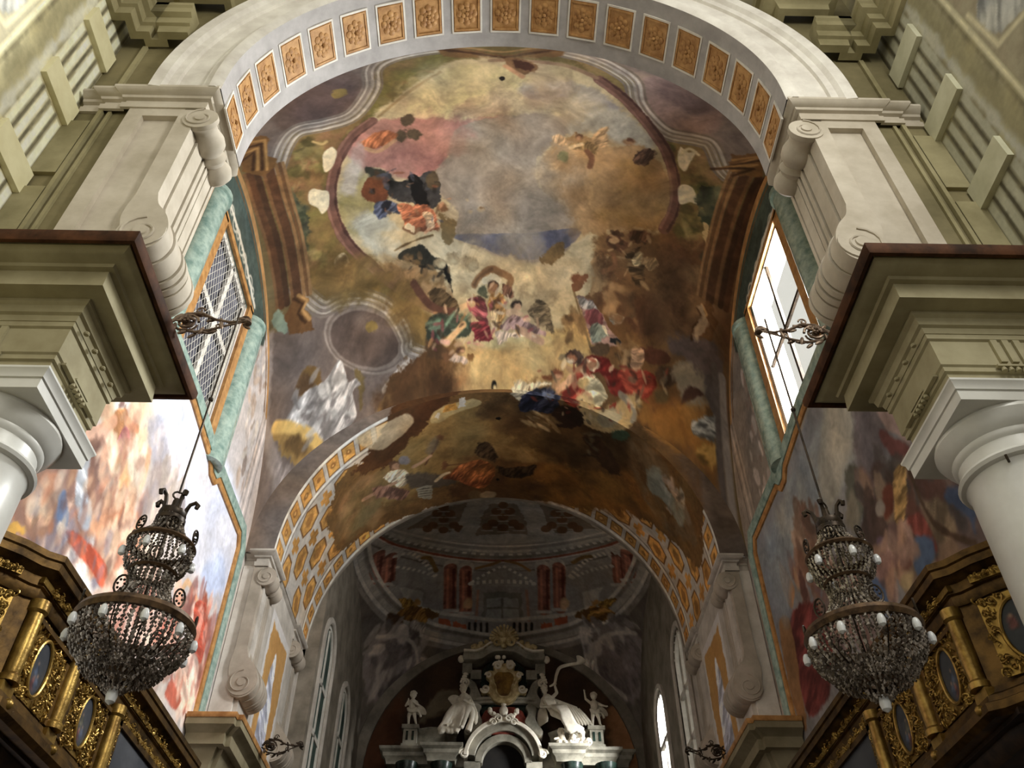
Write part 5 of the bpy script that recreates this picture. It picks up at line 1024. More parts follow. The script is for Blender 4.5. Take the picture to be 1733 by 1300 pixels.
# ================================================================ CHANDELIERS
def chandelier(x,y,where,label):
    t=empty('chandelier',(x,y,3.4),label,'chandelier','crystal chandeliers')
    P=lambda r,a,z:(x+r*math.cos(a),y+r*math.sin(a),z)
    MB().tube([(x,y,8.92),(x,y,5.76)],.014,8).ball((x,y,7.2),.035,8,5).build('suspension_rod',M['iron'],t)
    cr=MB().lathe([(.02,5.68),(.04,5.65),(.045,5.58),(.08,5.52),(.14,5.5),(.15,5.46),(.135,5.42),(.16,5.4),(.16,5.35),(.13,5.33)],(x,y,0),24)
    cr.tube([P(.06*math.cos(b),0.6,5.72+.05*math.sin(b)) for b in [2*PI*i/12 for i in range(13)]],.012,5)
    o=cr.build('crown',M['iron'],t)
    for k in range(5):
        a=2*PI*k/5+.4
        MB().tube([P(.12,a,5.48),P(.13,a,5.57),P(.15,a,5.64),P(.2,a,5.68),P(.23,a,5.65),P(.22,a,5.61)],[.026,.024,.022,.025,.03,.024],7).build('horn',M['iron'],o)
    def ringmb(r,z,h,w): return MB().lathe([(r-w,z-h/2),(r+w*.4,z-h/2),(r+w,z),(r+w*.4,z+h/2),(r-w,z+h/2),(r-w*1.1,z)],(x,y,0),48,cap=False)
    def ring(r,z,h,w,nm):
        m=ringmb(r,z,h,w); k=6; n=len(m.v); m.f+=[(n-k*0-1,)][:0]; return m.build(nm,M['ring'],t)
    u=ring(.33,5.05,.055,.03,'upper_ring'); lw=ring(.555,4.13,.10,.035,'lower_ring'); ring(.22,4.72,.045,.03,'waist_ring'); ring(.16,3.62,.06,.03,'bottom_ring')
    rg=random.Random(3)
    def strands(nm,prof,n,m,rb,jit=.006):
        mb=MB(); Q=catmull([(r,0,z) for r,z in prof],10); L=[0]
        for i in range(1,len(Q)): L.append(L[-1]+(Q[i]-Q[i-1]).length)
        for k in range(n):
            a=2*PI*k/n
            for j in range(m):
                d=L[-1]*(j+.5)/m; i=max(1,next((q for q in range(len(L)) if L[q]>=d),len(L)-1)); f=(d-L[i-1])/max(1e-6,L[i]-L[i-1]); q=Q[i-1].lerp(Q[i],f)
                c=P(q.x+rg.uniform(-jit,jit),a+rg.uniform(-.01,.01),q.z); r=rb*rg.uniform(.75,1.15)
                # an eight-faced cut drop
                mb.add([(c[0]+r,c[1],c[2]),(c[0],c[1]+r,c[2]),(c[0]-r,c[1],c[2]),(c[0],c[1]-r,c[2]),(c[0],c[1],c[2]+r*1.35),(c[0],c[1],c[2]-r*1.35)],[(0,1,4),(1,2,4),(2,3,4),(3,0,4),(1,0,5),(2,1,5),(3,2,5),(0,3,5)])
        o=mb.build(nm,M['crystal'],t,smooth=0); o['kind']='stuff'; return o
    strands('top_crystal_skirt',[(.13,5.42),(.15,5.32),(.19,5.22),(.31,5.07)],26,12,.018)
    strands('upper_crystal_basket',[(.33,5.03),(.33,4.93),(.3,4.8),(.22,4.73)],34,9,.021)
    strands('waist_crystal_fringe',[(.22,4.7),(.225,4.62),(.19,4.54),(.12,4.52)],22,7,.02)
    strands('crystal_tent',[(.19,4.68),(.23,4.5),(.32,4.35),(.53,4.15)],40,15,.018)
    strands('crystal_bowl',[(.54,4.11),(.56,4.0),(.52,3.86),(.4,3.74),(.17,3.64)],50,15,.025)
    strands('lower_crystal_fringe',[(.42,3.76),(.38,3.66),(.28,3.6),(.17,3.56)],30,7,.022)
    strands('end_crystal_drop',[(.14,3.6),(.12,3.5),(.07,3.45)],14,5,.02)
    MB().tube([(x,y,5.4),(x,y,3.5)],.02,8).build('centre_stem',M['iron'],t)
    lb=MB()
    for k in range(12):
        a=2*PI*k/12; lb.tube([P(.16,a,3.64),P(.4,a,3.75),P(.53,a,3.9),P(.555,a,4.13)],.008,4)
    lb.build('basket_wires',M['iron'],t)
    for k in range(10):
        a=2*PI*k/10+.2; MB().lathe([(.02,4.03),(.032,4.01),(.042,3.97),(.035,3.925),(.004,3.9)],P(.6,a,0),10).build('bulb',M['bulb'],t)
    for k in range(6):
        a=2*PI*k/6+.5; MB().lathe([(.02,4.95),(.032,4.93),(.04,4.89),(.033,4.85),(.004,4.83)],P(.36,a,0),10).build('bulb',M['bulb'],t)
    MB().lathe([(.02,3.5),(.045,3.47),(.055,3.42),(.045,3.36),(.004,3.33)],(x,y,0),12).build('bulb',M['bulb'],t)
    for k in range(6):
        for (r,z,hh,da) in ((.33,5.08,.11,0),(.555,4.17,.13,.5)):
            a=2*PI*k/6+da; tq=Vector((-math.sin(a),math.cos(a),0)); c=Vector(P(r,a,z+hh*.8)); mb=MB()
            mb.tube([c+tq*.065*math.cos(b)+Vector((0,0,hh*.75*math.sin(b))) for b in [2*PI*i/14 for i in range(15)]],.011,5)
            for b in range(6): mb.ball(c+tq*.035*math.cos(b)+Vector((0,0,hh*.4*math.sin(b))),.014,5,4)
            mb.build('medallion',M['iron'],t)
chandelier(-3.63,7.8,'left','crystal chandelier on a dark rod before the pale left-hand fresco')
chandelier(3.67,7.85,'right','crystal chandelier on a dark rod before the dim right-hand fresco')
# ================================================================ SCROLLWORK BRACKETS
def spiral(c,ax,ay,r0,turns,n=22,s=1,ph=0):
    c=Vector(c); ax=Vector(ax); ay=Vector(ay)
    return [c+ax*(r0*(1-i/n*.85)*math.cos(ph+s*2*PI*turns*i/n))+ay*(r0*(1-i/n*.85)*math.sin(ph+s*2*PI*turns*i/n)) for i in range(n)]
def bracket(x0,y,z,L,sg,label,mat):
    """arm running from the cornice edge toward the middle of the church"""
    t=empty('scroll_bracket',(x0,y,z),label,'bracket','scrollwork lamp brackets')
    X=Vector((sg,0,0)); Z=Vector((0,0,1)); Yv=Vector((0,1,0)); b=Vector((x0,y,z)); k=L/1.1
    pt=lambda a,h,d=0:b+X*a*k+Z*h*k+Yv*d*k
    MB().tube([pt(0,0),pt(.2,.16),pt(.42,.17),pt(.62,.05),pt(.85,0),pt(1.1,.02)],[.028*k,.03*k,.026*k,.022*k,.018*k,.02*k],7).build('arm',mat,t)
    MB().tube([pt(0,-.04),pt(.15,-.17),pt(.4,-.22),pt(.6,-.17),pt(.8,-.08),pt(1.02,0)],[.022*k,.02*k,.022*k,.02*k,.016*k,.014*k],7).build('lower_arm',mat,t)
    for cc,rr,tn,th,sn in ((pt(.24,-.01),.16,2.1,.022,1),(pt(.24,-.01,.06),.12,1.6,.016,-1),(pt(1.04,.05),.08,1.6,.016,1),(pt(.36,.24),.07,1.3,.014,1),(pt(.7,-.09),.05,1.3,.012,1)):
        MB().tube(spiral(cc,X,Z,rr*k,tn,22,sn),[th*k]*22,6).build('scroll',mat,t)
    lf=MB(); rg=random.Random(9)
    for a,h in ((.08,.1),(.2,.19),(.33,.2),(.46,.15),(.56,.06),(.1,-.15),(.22,-.22),(.36,-.26),(.5,-.24),(.62,-.18),(.75,-.1),(.7,.05),(.85,.03),(1.0,.07),(1.08,-.04),(.3,.02),(.16,-.02),(.5,-.22)):
        q=pt(a,h,rg.uniform(-.06,.06)); R=Matrix.Rotation(rg.uniform(0,6.28),3,'Y')@Matrix.Rotation(rg.uniform(-.6,.6),3,'X'); lf.ball(q,.062*k,7,5,(1.4,.4,.5),R)
    for i in range(7):
        a=2*PI*i/7; lf.ball(pt(.24,0,-.07)+X*.05*k*math.cos(a)+Z*.05*k*math.sin(a),.03*k,6,4)
    lf.ball(pt(.24,0,-.09),.035*k,7,5); lf.build('leaf_ornament',mat,t)
    MB().lathe([(.03*k,-.02*k),(.06*k,0),(.05*k,.05*k),(.02*k,.08*k)],pt(1.1,-.02),10).build('end_cup',mat,t)
bracket(-4.62,7.98,8.84,1.06,1,'silvery scrollwork bracket holding the rod of the left chandelier',M['silver'])
bracket(4.62,8.02,8.84,1.02,-1,'silvery scrollwork bracket holding the rod of the right chandelier',M['silver'])
bracket(-6.2,23.0,8.75,1.05,1,'small brown scrollwork bracket beside the left chancel arch entablature',M['iron'])
bracket(6.2,23.2,8.75,1.05,-1,'small dark scrollwork bracket beside the right chancel arch entablature',M['iron'])
# ================================================================ GILDED GALLERIES
def oilpaint(name,c,w,h,ax,ay,az,seed,parent,rect=False,mirror=False):
    """small dark figure painting: an oval or square board in its own plane"""
    rg=np.random.RandomState(seed); n=26; U,W=np.meshgrid(np.linspace(-1,1,n),np.linspace(-1,1,n*2),indexing='ij')
    if not rect:
        r=np.maximum(np.abs(U),np.abs(W)); q=np.sqrt(U*U+W*W)+1e-6; U2=U/q*r; W2=W/q*r
    else: U2,W2=U,W
    c=np.array(c); ax=np.array(ax); ay=np.array(ay); az=np.array(az)
    pos=c+U2.reshape(-1,1)*ax*w+W2.reshape(-1,1)*ay*h
    S=Surf(U2*w,W2*h,pos,lambda a,b:(a,b),(58,60,68),1.0)
    S.poly([(-w,-h),(w,-h),(w,h),(-w,h)],(52,56,64),raw=True,smooth=False,tint=(74,76,82),soft=.1)
    k=3 if not rect else 7
    for i in range(k):
        x,y=rg.uniform(-.5,.5)*w,rg.uniform(-.6,.4)*h; s=.32*h if not rect else .26*h
        S.poly([(x-.4*s,y-s*.7),(x+.5*s,y-s*.6),(x+.3*s,y+.5*s),(x-.3*s,y+.5*s)],[(112,62,58),(86,84,70),(124,108,90),(60,70,90)][rg.randint(4)],raw=True,soft=.04,warp=.05,folds=(24,.8,.3)); S.poly([(x+.16*s*math.cos(t),y+.68*s+.18*s*math.sin(t)) for t in [2*PI*j/8 for j in range(8)]],(168,128,100),raw=True,soft=.03,warp=.02)
    if parent is not None:
        S.pos=S.pos-np.array(parent.matrix_basis.translation)
    o=S.mesh(name,M['picture'],kind='x'); del o['kind']
    if parent is not None: o.parent=parent
    return o
def curl(mb,c,ax,ay,az,r,rg):
    s=rg.choice((-1,1)); ph=rg.uniform(0,6.28); n=9
    pts=[Vector(c)+Vector(ax)*(r*(1-i/n*.75)*math.cos(ph+s*4.6*i/n))+Vector(ay)*(r*(1-i/n*.75)*math.sin(ph+s*4.6*i/n))+Vector(az)*(.02+.02*math.sin(i)) for i in range(n)]
    mb.tube(pts,[r*.2*(1.15-.5*i/n) for i in range(n)],5)
def gallery(s,nm,label):
    sg=-s   # +1: build left-hand coordinates directly, mirrored for the right
    t=empty('choir_gallery',(s*6.8,13.5,4.3),label,'gallery','gilded galleries')
    XF=-6.25
    path=[(-7.55,9.25),(-7.2,9.4),(-6.85,9.65),(-6.55,9.95),(-6.36,10.24),(XF,10.32),(XF,17.5),(-7.55,17.5)]
    bl=lambda m,name,mat: mir(m,s).build(name,mat,t)
    bl(MB().sweep(path,[(-.1,5.84),(.02,5.84),(.05,5.9),(.05,5.98),(.09,6.0),(.09,6.13),(.14,6.16),(.22,6.24),(.22,6.3),(.27,6.33),(.27,6.4),(-.1,6.4)]),'top_cornice',M['goldd'])
    bl(MB().sweep(path,[(.225,6.2),(.25,6.2),(.26,6.3),(.29,6.32),(.295,6.41),(.22,6.41)]),'dark_rail',M['goldd'])
    bl(MB().sweep(path,[(-.1,4.3),(.12,4.3),(.2,4.36),(.2,4.46),(.12,4.5),(.1,4.58),(.05,4.62),(.03,4.7),(-.1,4.7)]),'base_moulding',M['goldd'])
    bl(MB().sweep(path,[(-.15,4.68),(-.02,4.68),(-.02,5.86),(-.15,5.86)]),'parapet_board',M['goldd'])
    bl(MB().sweep([(-7.55,9.4),(-6.9,9.75),(-6.45,10.3),(-6.4,10.5),(-6.4,17.4),(-7.55,17.4)],[(-.6,4.0),(-.1,4.05),(0,4.2),(0,4.3),(-.6,4.3)]),'dark_underside',M['wood'])
    bl(MB().box(-7.55,-6.3,10.0,17.45,4.25,4.33),'floor_board',M['wood'])
    Yv,Zv=Vector((0,1,0)),Vector((0,0,1))
    posts=[10.42,11.9,13.75,17.3]
    for y in posts:
        m=MB().lathe([(.14,4.72),(.14,4.8),(.105,4.84),(.118,5.2),(.105,5.66),(.14,5.7),(.14,5.84)],(XF+.06,y,0),14); bl(m,'colonnette',M['gold'])
        m=MB().box(XF-.02,XF+.1,y-.16,y+.16,4.36,4.7); m.ball((XF+.18,y,4.45),.07,8,6); bl(m,'pedestal_block',M['gold'])
    rg=random.Random(17)
    def orn(cs,plate,cnt,r,name):
        m=MB()
        if plate=='near': m.obox(Vector((-6.7,9.8,6.06))-tx*.05+n*.11,tx,Zv,n,.42,.05,.02)
        elif plate=='end': m.obox(cE+n*.03-tx*.03,tx,Zv,n,.46,.53,.012)
        elif plate: m.box(*plate)
        for k in range(cnt):
            c,ax,ay,az=cs(rg); curl(m,c,ax,ay,az,r*rg.uniform(.6,1.3),rg)
            if k%3==0: m.ball(Vector(c)+Vector(az)*.03,r*.35,6,4)
        bl(m,name,M['gold'])
    X=Vector((1,0,0))
    # oval paintings in carved surrounds
    for i,yc in enumerate((11.08,12.85)):
        c=Vector((XF+.02,yc,5.22)); o=oilpaint('oval_painting',(s*abs(c.x),c.y,c.z),.22,.36,(0,1,0),(0,0,1),(1,0,0),40+i,t)
        m=MB(); m.tube([c+X*.015+Yv*.24*math.cos(b)+Zv*.38*math.sin(b) for b in [2*PI*k/32 for k in range(33)]],.028,7); bl(m,'oval_frame',M['gold'])
        def around(r,c=c):
            while True:
                u,w=r.uniform(-.62,.62),r.uniform(-.5,.5)
                if (u/.28)**2+(w/.42)**2>1.15: return c+Yv*u+Zv*w,Yv,Zv,X
        orn(around,(XF-.01,XF+.012,yc-.6,yc+.6,4.74,5.66),130,.06,'carved_scrollwork')
        for s2 in(-1,1):
            m=MB().box(XF,XF+.05,yc+s2*.66-.05,yc+s2*.66+.05,4.72,5.6).box(XF,XF+.07,yc-.7,yc+.7,5.66,5.72) if s2>0 else MB().box(XF,XF+.05,yc-.71,yc-.61,4.72,5.6)
            bl(m,'frame_strip',M['goldd'])
    # large canvas beyond the third colonnette
    o=oilpaint('framed_canvas',(s*abs(XF+.03),15.5,5.2),1.45,.46,(0,1,0),(0,0,1),(1,0,0),60,t,rect=True)
    m=MB()
    for a in ((13.95,17.05,5.64,5.74),(13.95,17.05,4.7,4.78),(13.95,14.07,4.7,5.74),(16.93,17.05,4.7,5.74)): m.box(XF,XF+.08,*a)
    bl(m,'canvas_frame',M['goldd'])
    orn(lambda r:(Vector((XF+.06,r.uniform(13.85,17.2),r.uniform(5.74,5.84))),Yv,Zv,X),(XF+.03,XF+.07,13.85,17.2,5.75,5.82),80,.045,'carved_border'); orn(lambda r:(Vector((XF+.06,r.uniform(13.86,14.0),r.uniform(4.72,5.8))),Yv,Zv,X),(XF+.03,XF+.07,13.88,13.98,4.72,5.8),30,.05,'carved_border')
    orn(lambda r:(Vector((XF+.12,r.uniform(10.2,17.3),r.uniform(6.0,6.12))),Yv,Zv,X),(XF+.05,XF+.11,10.2,17.3,6.02,6.11),170,.04,'carved_frieze')
    # oval on the rounded near end
    n=Vector((.707,-.707,0)); tx=Vector((.707,.707,0)); c=Vector((-6.76,9.84,5.26))+n*.07; cE=c
    cm=Vector((c.x*-1*s if False else (c.x if s<0 else -c.x),c.y,c.z)); axm=tx if s<0 else Vector((-tx.x,tx.y,0))
    oilpaint('oval_painting',cm+(n if s<0 else Vector((-n.x,n.y,0)))*.05,.25,.4,axm,(0,0,1),(0,0,1),70,t)
    m=MB(); m.tube([c+n*.06+tx*.27*math.cos(b)+Zv*.42*math.sin(b) for b in [2*PI*k/32 for k in range(33)]],.028,7); bl(m,'oval_frame',M['gold'])
    def near(r):
        while True:
            u,w=r.uniform(-.46,.42),r.uniform(-.52,.52)
            if (u/.3)**2+(w/.46)**2>1.05: return c+n*.05+tx*u+Zv*w,tx,Zv,n
    orn(near,'end',80,.06,'carved_scrollwork')
    orn(lambda r:(Vector((-6.7,9.8,6.06))+tx*r.uniform(-.46,.36)+n*.15,tx,Zv,n),'near',34,.04,'carved_frieze')
gallery(-1,'left','gilded gallery with oval paintings and colonnettes along the left wall, under the pale fresco')
gallery(1,'right','dim gilded gallery with oval paintings and colonnettes along the right wall, behind the right chandelier')
# ================================================================ HIGH ALTAR
AY=38.0
def A(px,py,dy=0): return at(px,py,y=AY+dy)
AX=.38   # axis of the altar
def bev(o,w=.02,seg=2):
    m=o.modifiers.new('bevel','BEVEL'); m.width=w; m.segments=seg; m.limit_method='ANGLE'; return o
def slab(pts,y0,y1,name,mat,par,close=True,bevel=.03):
    """outline in the altar's own front plane given real depth"""
    q=[(p.x,p.z) for p in pts]
    o=MB().prism(q,lambda p:(p[0],y0,p[1]),lambda p:(p[0],y1,p[1])).build(name,mat,par,smooth=30)
    return bev(o,bevel) if bevel else o
def outline(P,n=5,closed=True): return catmull([A(*p) for p in P],n,closed)
def sym(P):
    """mirror the right half of an outline about the altar axis"""
    R=[A(*p) for p in P]; return R+[Vector((2*AX-p.x,p.y,p.z)) for p in R[::-1]]
alt=empty('high_altar',(AX,AY,8.0),'pale marble high altar with scallop shell and gilded cartouche in the far chancel','altar')
# lower storey
def boxpx(x0,y0,x1,y1,d0,d1,name,mat,bevel=.03):
    a,b=A(x0,y0),A(x1,y1); o=MB().box(a.x,b.x,AY+d0,AY+d1,b.z,a.z).build(name,mat,alt); return bev(o,bevel)
MB().box(AX-4.9,AX+5.2,AY+.5,AY+1.6,-1.5,13.9).build('altar_body',M['altarstone'],alt)
for x in (-4.2,-2.7,3.0,4.5):
    MB().lathe([(.42,7.5),(.4,9),(.34,13.2),(.4,13.3),(.46,13.6),(.5,13.75)],(AX+x,AY+.1,0),20).build('column_shaft',M['altargreen'],alt)
CORN=[(-.3,13.75),(0,13.75),(.05,13.95),(.16,14.05),(.18,14.2),(.32,14.3),(.34,14.42),(-.3,14.44)]
def cornice(path,name,mat='altarstone',prof=CORN,dz=0): return MB().sweep([(a+AX,b+AY) for a,b in path],[(o,z+dz) for o,z in prof]).build(name,M[mat],alt)
cornice([(-5.1,.9),(-5.1,.1),(-3.3,.1),(-3.3,-.3),(-2.1,-.3),(-2.1,.4),(-1.55,.4)],'left_cornice'); cornice([(1.75,.4),(2.3,.4),(2.3,-.3),(3.4,-.3),(3.4,.1),(4.9,.1),(4.9,.35),(5.5,.35),(5.5,.9)],'right_cornice')
# round-headed niche below and the curved pediment over it
n0=A(850,1290); ang=[PI*i/24 for i in range(25)]
def archslab(r0,r1,cz,y0,y1,name,mat,a0=0,a1=PI,sx=1.0):
    an=[a0+(a1-a0)*i/24 for i in range(25)]
    q=[(AX+sx*r1*math.cos(a),cz+r1*math.sin(a)) for a in an]+[(AX+sx*r0*math.cos(a),cz+r0*math.sin(a)) for a in an[::-1]]
    return bev(MB().prism(q,lambda p:(p[0],y0,p[1]),lambda p:(p[0],y1,p[1])).build(name,mat,alt,smooth=30),.02)
MB().prism([(AX+.95*math.cos(a),13.75+.95*math.sin(a)) for a in ang]+[(AX-.95,11),(AX+.95,11)],lambda p:(p[0],AY+.3,p[1]),lambda p:(p[0],AY+.48,p[1])).build('niche_shade_slab',stone('recess_shade',(26,22,18),(12,10,9),2,rough=.9),alt)  # opaque slab, no hollow: the niche's shade put into its colour
archslab(.92,1.25,13.75,AY-.1,AY+.5,'niche_archivolt',M['altarstone']); archslab(1.25,1.6,13.85,AY-.25,AY+.5,'curved_pediment',M['altarstone'],.12,PI-.12,1.0); archslab(1.58,1.75,13.85,AY-.4,AY+.5,'curved_pediment_rim',M['statue'],.08,PI-.08)
for s in(-1,1):
    MB().tube(spiral((AX+s*1.72,AY-.32,14.05),(s,0,0),(0,0,1),.22,1.6),[.06]*22,7).build('pediment_scroll',M['statue'],alt)
    MB().box(AX+s*1.0,AX+s*1.7,AY-.1,AY+.5,11,13.8).build('niche_pier',M['altarstone'],alt)
    for k in range(2): MB().tube(spiral((AX+s*(.22+.24*k),AY-.45,15.55-.16*k),(s,0,0),(0,0,1),.17,1.4),[.045]*22,6).build('crest_scroll',M['statue'],alt)
# middle: red block with garlanded head
slab(sym([(895,1245),(892,1220),(884,1205),(870,1198)]),AY-.1,AY+.6,'red_panel',M['altarred'],alt)
for s in(-1,1):
    q=[Vector((AX+s*x,0,z)) for x,z in((.95,15.5),(1.1,15.9),(1.0,16.2),(1.25,16.35),(1.5,16.1),(1.45,15.6),(1.75,15.1),(1.6,14.9),(1.2,15.2))]
    slab(catmull(q,4,True),AY-.2,AY+.6,'side_scroll',M['altarstone'],alt)
mb=MB(); rg=random.Random(4)
for k in range(26):
    a=PI*(k/25); mb.ball((AX+.62*math.cos(a)*(1),AY-.28,16.05-.42*math.sin(a)+rg.uniform(-.06,.06)),rg.uniform(.07,.13),7,5)
mb.ball((AX,AY-.3,15.95),.2,10,8,(1,.8,1.25)); mb.ball((AX,AY-.3,16.28),.13,8,6); mb.build('garlanded_head',M['statue'],alt)
# cornice slab under the cartouche
cornice([(-1.3,.5),(-1.3,.05),(-.9,-.1),(.9,-.1),(1.3,.05),(1.3,.5)],'upper_ledge',prof=[(-.2,0),(0,0),(.05,.08),(.16,.12),(.16,.22),(-.2,.24)],dz=16.4)
# dark green back panel, pilasters, side volutes
slab(sym([(890,1205),(892,1150),(888,1128),(872,1113)]),AY+.25,AY+.6,'green_back_panel',M['altargreen'],alt)
for s in(-1,1):
    MB().box(AX+s*1.05,AX+s*1.55,AY-.05,AY+.6,17.55,18.0).build('pediment_block',M['altarstone'],alt)
    MB().box(AX+s*1.5,AX+s*1.95,AY+.1,AY+.6,17.9,18.75).build('pediment_pier',M['altarstone'],alt)
    q=[Vector((AX+s*x,0,z)) for x,z in((1.0,16.6),(1.15,17.0),(1.35,17.4),(1.7,17.6),(1.95,17.5),(2.0,17.2),(1.8,17.05),(1.75,17.25),(1.6,17.15),(1.55,16.9),(1.7,16.6),(1.9,16.2),(1.6,16.2),(1.2,16.4))]
    slab(catmull(q,4,True),AY-.05,AY+.55,'side_volute',M['altarstone'],alt)
    MB().tube(spiral((AX+s*1.78,AY-.08,17.35),(s,0,0),(0,0,1),.22,1.7),[.05]*22,6).build('volute_curl',M['statue'],alt)
    for k in range(3): 
        m=MB(); m.ball((AX+s*(1.78+.05*k),AY-.12,17.75-.12*k),.1,7,5,(1.3,.6,.8)); m.build('leaf',M['statue'],alt)
# scrolled top pediment
topP=[(925,1105),(922,1118),(905,1116),(893,1112),(880,1106),(868,1109),(853,1108)]
up=[(x,z) for x,z in((0,19.3),(.35,19.28),(.7,19.1),(1.0,18.85),(1.35,18.72),(1.9,18.75),(1.95,18.55),(1.9,18.4),(1.3,18.38),(1.0,18.48),(.75,18.66),(.45,18.8),(0,18.84))]
q=[Vector((AX+x,0,z)) for x,z in up]+[Vector((AX-x,0,z)) for x,z in up[::-1][1:-1]]
slab(q,AY-.35,AY+.6,'scrolled_pediment',M['altarstone'],alt,bevel=.05)
up2=[(x,z+.1) for x,z in up[:6]]+[(x,z) for x,z in up[:6]][::-1]
for s in(-1,1): slab([Vector((AX+s*x,0,z)) for x,z in up2],AY-.5,AY+.6,'pediment_rim',M['statue'],alt)
for s in(-1,1):
    MB().tube(spiral((AX+s*.33,AY-.5,19.2),(s,0,0),(0,0,1),.26,1.8),[.07]*22,7).build('pediment_scroll',M['giltshell'],alt)
    m=MB()
    for k in range(9): m.ball((AX+s*(.75+.09*k),AY-.4,19.15-.03*k+.12*math.sin(k*1.9)),.12,7,5,(1,.7,1))
    m.build('leaf_cluster',M['giltshell'],alt)
    m=MB().ball((AX+s*2.02,AY-.1,18.5),.16,8,6,(1,.8,1.2)); m.build('corner_knob',M['statue'],alt)
# scallop shell
m=MB(); base=Vector((AX,AY-.35,19.35))
for k in range(13):
    a=math.radians(-84+168*k/12); d=Vector((math.sin(a),0,math.cos(a)))
    L=.75*(1-.12*abs(math.sin(a))); m.tube([base+d*.1,base+d*L*.5+Vector((0,-.12,0)),base+d*L+Vector((0,-.05,0))],[.03,.05,.066],7); m.ball(base+d*L+Vector((0,-.05,0)),.07,7,5)
m.build('scallop_shell',M['giltshell'],alt)
m=MB().lathe([(.1,18.9),(.16,19.0),(.12,19.15),(.2,19.35),(.1,19.42)],(AX,AY-.45,0),12); m.build('shell_stem',M['giltshell'],alt)
# cartouche
CO=[(0,18.15),(.3,18.2),(.5,18.02),(.45,17.8),(.72,17.78),(.82,17.5),(.66,17.3),(.74,17.0),(1.02,16.95),(1.0,16.7),(.72,16.72),(.55,16.5),(.3,16.3),(0,16.25)]
q=catmull([Vector((AX+x,0,z)) for x,z in CO]+[Vector((AX-x,0,z)) for x,z in CO[::-1][1:-1]],4,True)
slab(q,AY-.45,AY-.1,'cartouche_frame',M['giltshell'],alt,bevel=.07)
IN=[(0,17.72),(.3,17.72),(.5,17.5),(.46,17.2),(.38,17.0),(.34,16.75),(.2,16.55),(0,16.5)]
q=catmull([Vector((AX+x,0,z)) for x,z in IN]+[Vector((AX-x,0,z)) for x,z in IN[::-1][1:-1]],4,True)
slab(q,AY-.49,AY-.3,'cartouche_field',stone('dull_gold_field',(150,116,56),(84,58,28),2.5,rough=.4,metal=.3),alt,bevel=.04)
m=MB(); m.tube([(p.x,AY-.5,p.z) for p in q]+[(q[0].x,AY-.5,q[0].z)],.05,6); m.build('cartouche_rim',M['giltshell'],alt)
for s in(-1,1):
    m=MB().tube(spiral((AX+s*.3,AY-.5,18.0),(s,0,0),(0,0,1),.2,1.6),[.06]*22,6).tube(spiral((AX+s*.85,AY-.48,16.9),(s,0,0),(0,0,-1),.2,1.5),[.055]*22,6).tube(spiral((AX+s*.72,AY-.48,17.55),(s,0,0),(0,0,1),.15,1.4),[.045]*22,6); m.build('cartouche_curl',M['statue'],alt)
m=MB()
for k in range(9): m.ball((AX+.36*math.sin(k*1.7),AY-.5,18.25+.16*math.cos(k*2.1)),.1,7,5)
m.build('cartouche_crest',M['statue'],alt)
# side parapets with pedestals carrying the putti
for s,pl,pr in((-1,3.0,4.0),(1,2.9,4.0)):
    pth=[(AX+s*2.1,AY+.7),(AX+s*2.6,AY+.2),(AX+s*3.3,AY+.15),(AX+s*3.95,AY+.4)] if s>0 else [(AX-3.95,AY+.4),(AX-3.3,AY+.15),(AX-2.6,AY+.2),(AX-2.1,AY+.7)]
    z1=15.35
    MB().sweep(pth,[(-.25,14.4),(.02,14.4),(.02,14.5),(-.02,14.55),(-.02,z1-.2),(.05,z1-.12),(.1,z1-.05),(.1,z1),(-.25,z1)]).build('curved_parapet',M['altarstone'],alt)
    x=AX+s*4.15
    MB().box(x-.36,x+.36,AY-.15,AY+.6,14.4,14.55).box(x-.3,x+.3,AY-.1,AY+.6,14.5,15.2).box(x-.38,x+.38,AY-.18,AY+.6,15.2,15.38).build('pedestal',M['altarstone'],alt)
    for k in(-1,1): MB().box(x+k*.13-.05,x+k*.13+.05,AY-.13,AY-.05,14.7,15.1).build('pedestal_panel',M['altargreen'],alt)
# ---- marble figures
def capsule(mb,a,b,ra,rb,seg=9):
    a,b=Vector(a),Vector(b); mb.tube([a+(b-a)*t for t in(0,.25,.5,.75,1)],[ra+(rb-ra)*t for t in(0,.25,.5,.75,1)],seg); mb.ball(a,ra,seg,6); mb.ball(b,rb,seg,6)
def body(root,bones,balls,name='body',vox=.028,mat=None):
    """one continuous figure: tapered limbs fused by a voxel remesh"""
    mb=MB()
    for a,b,ra,rb in bones: capsule(mb,a,b,ra,rb)
    for c,r,sq in balls: mb.ball(c,r,12,8,sq)
    o=mb.build(name,mat or M['statue'],root,smooth=0); m=o.modifiers.new('fuse','REMESH'); m.mode='VOXEL'; m.voxel_size=vox; m.use_smooth_shade=True
    s=o.modifiers.new('soften','SMOOTH'); s.factor=.5; s.iterations=2
    return o
def wing(par,root,tip,w,up,name='wing'):
    """feathered wing: overlapping feathers fanned from the shoulder"""
    mb=MB(); a,b=Vector(root),Vector(tip); L=(b-a); d=L.normalized(); u=Vector(up).normalized(); n=d.cross(u)
    capsule(mb,a,a+L*.55+u*w*.25,.09,.06); 
    for k in range(9):
        t=k/8; p=a+L*(.1+.5*t)+u*w*.25*t; e=a+L*(.45+.55*t)-u*w*(1-t*.75)
        q=(e-p); mb.tube([p,p+q*.4,p+q*.8,e],[.07,.1,.085,.03],7)
    o=mb.build(name,M['statue'],par); return o
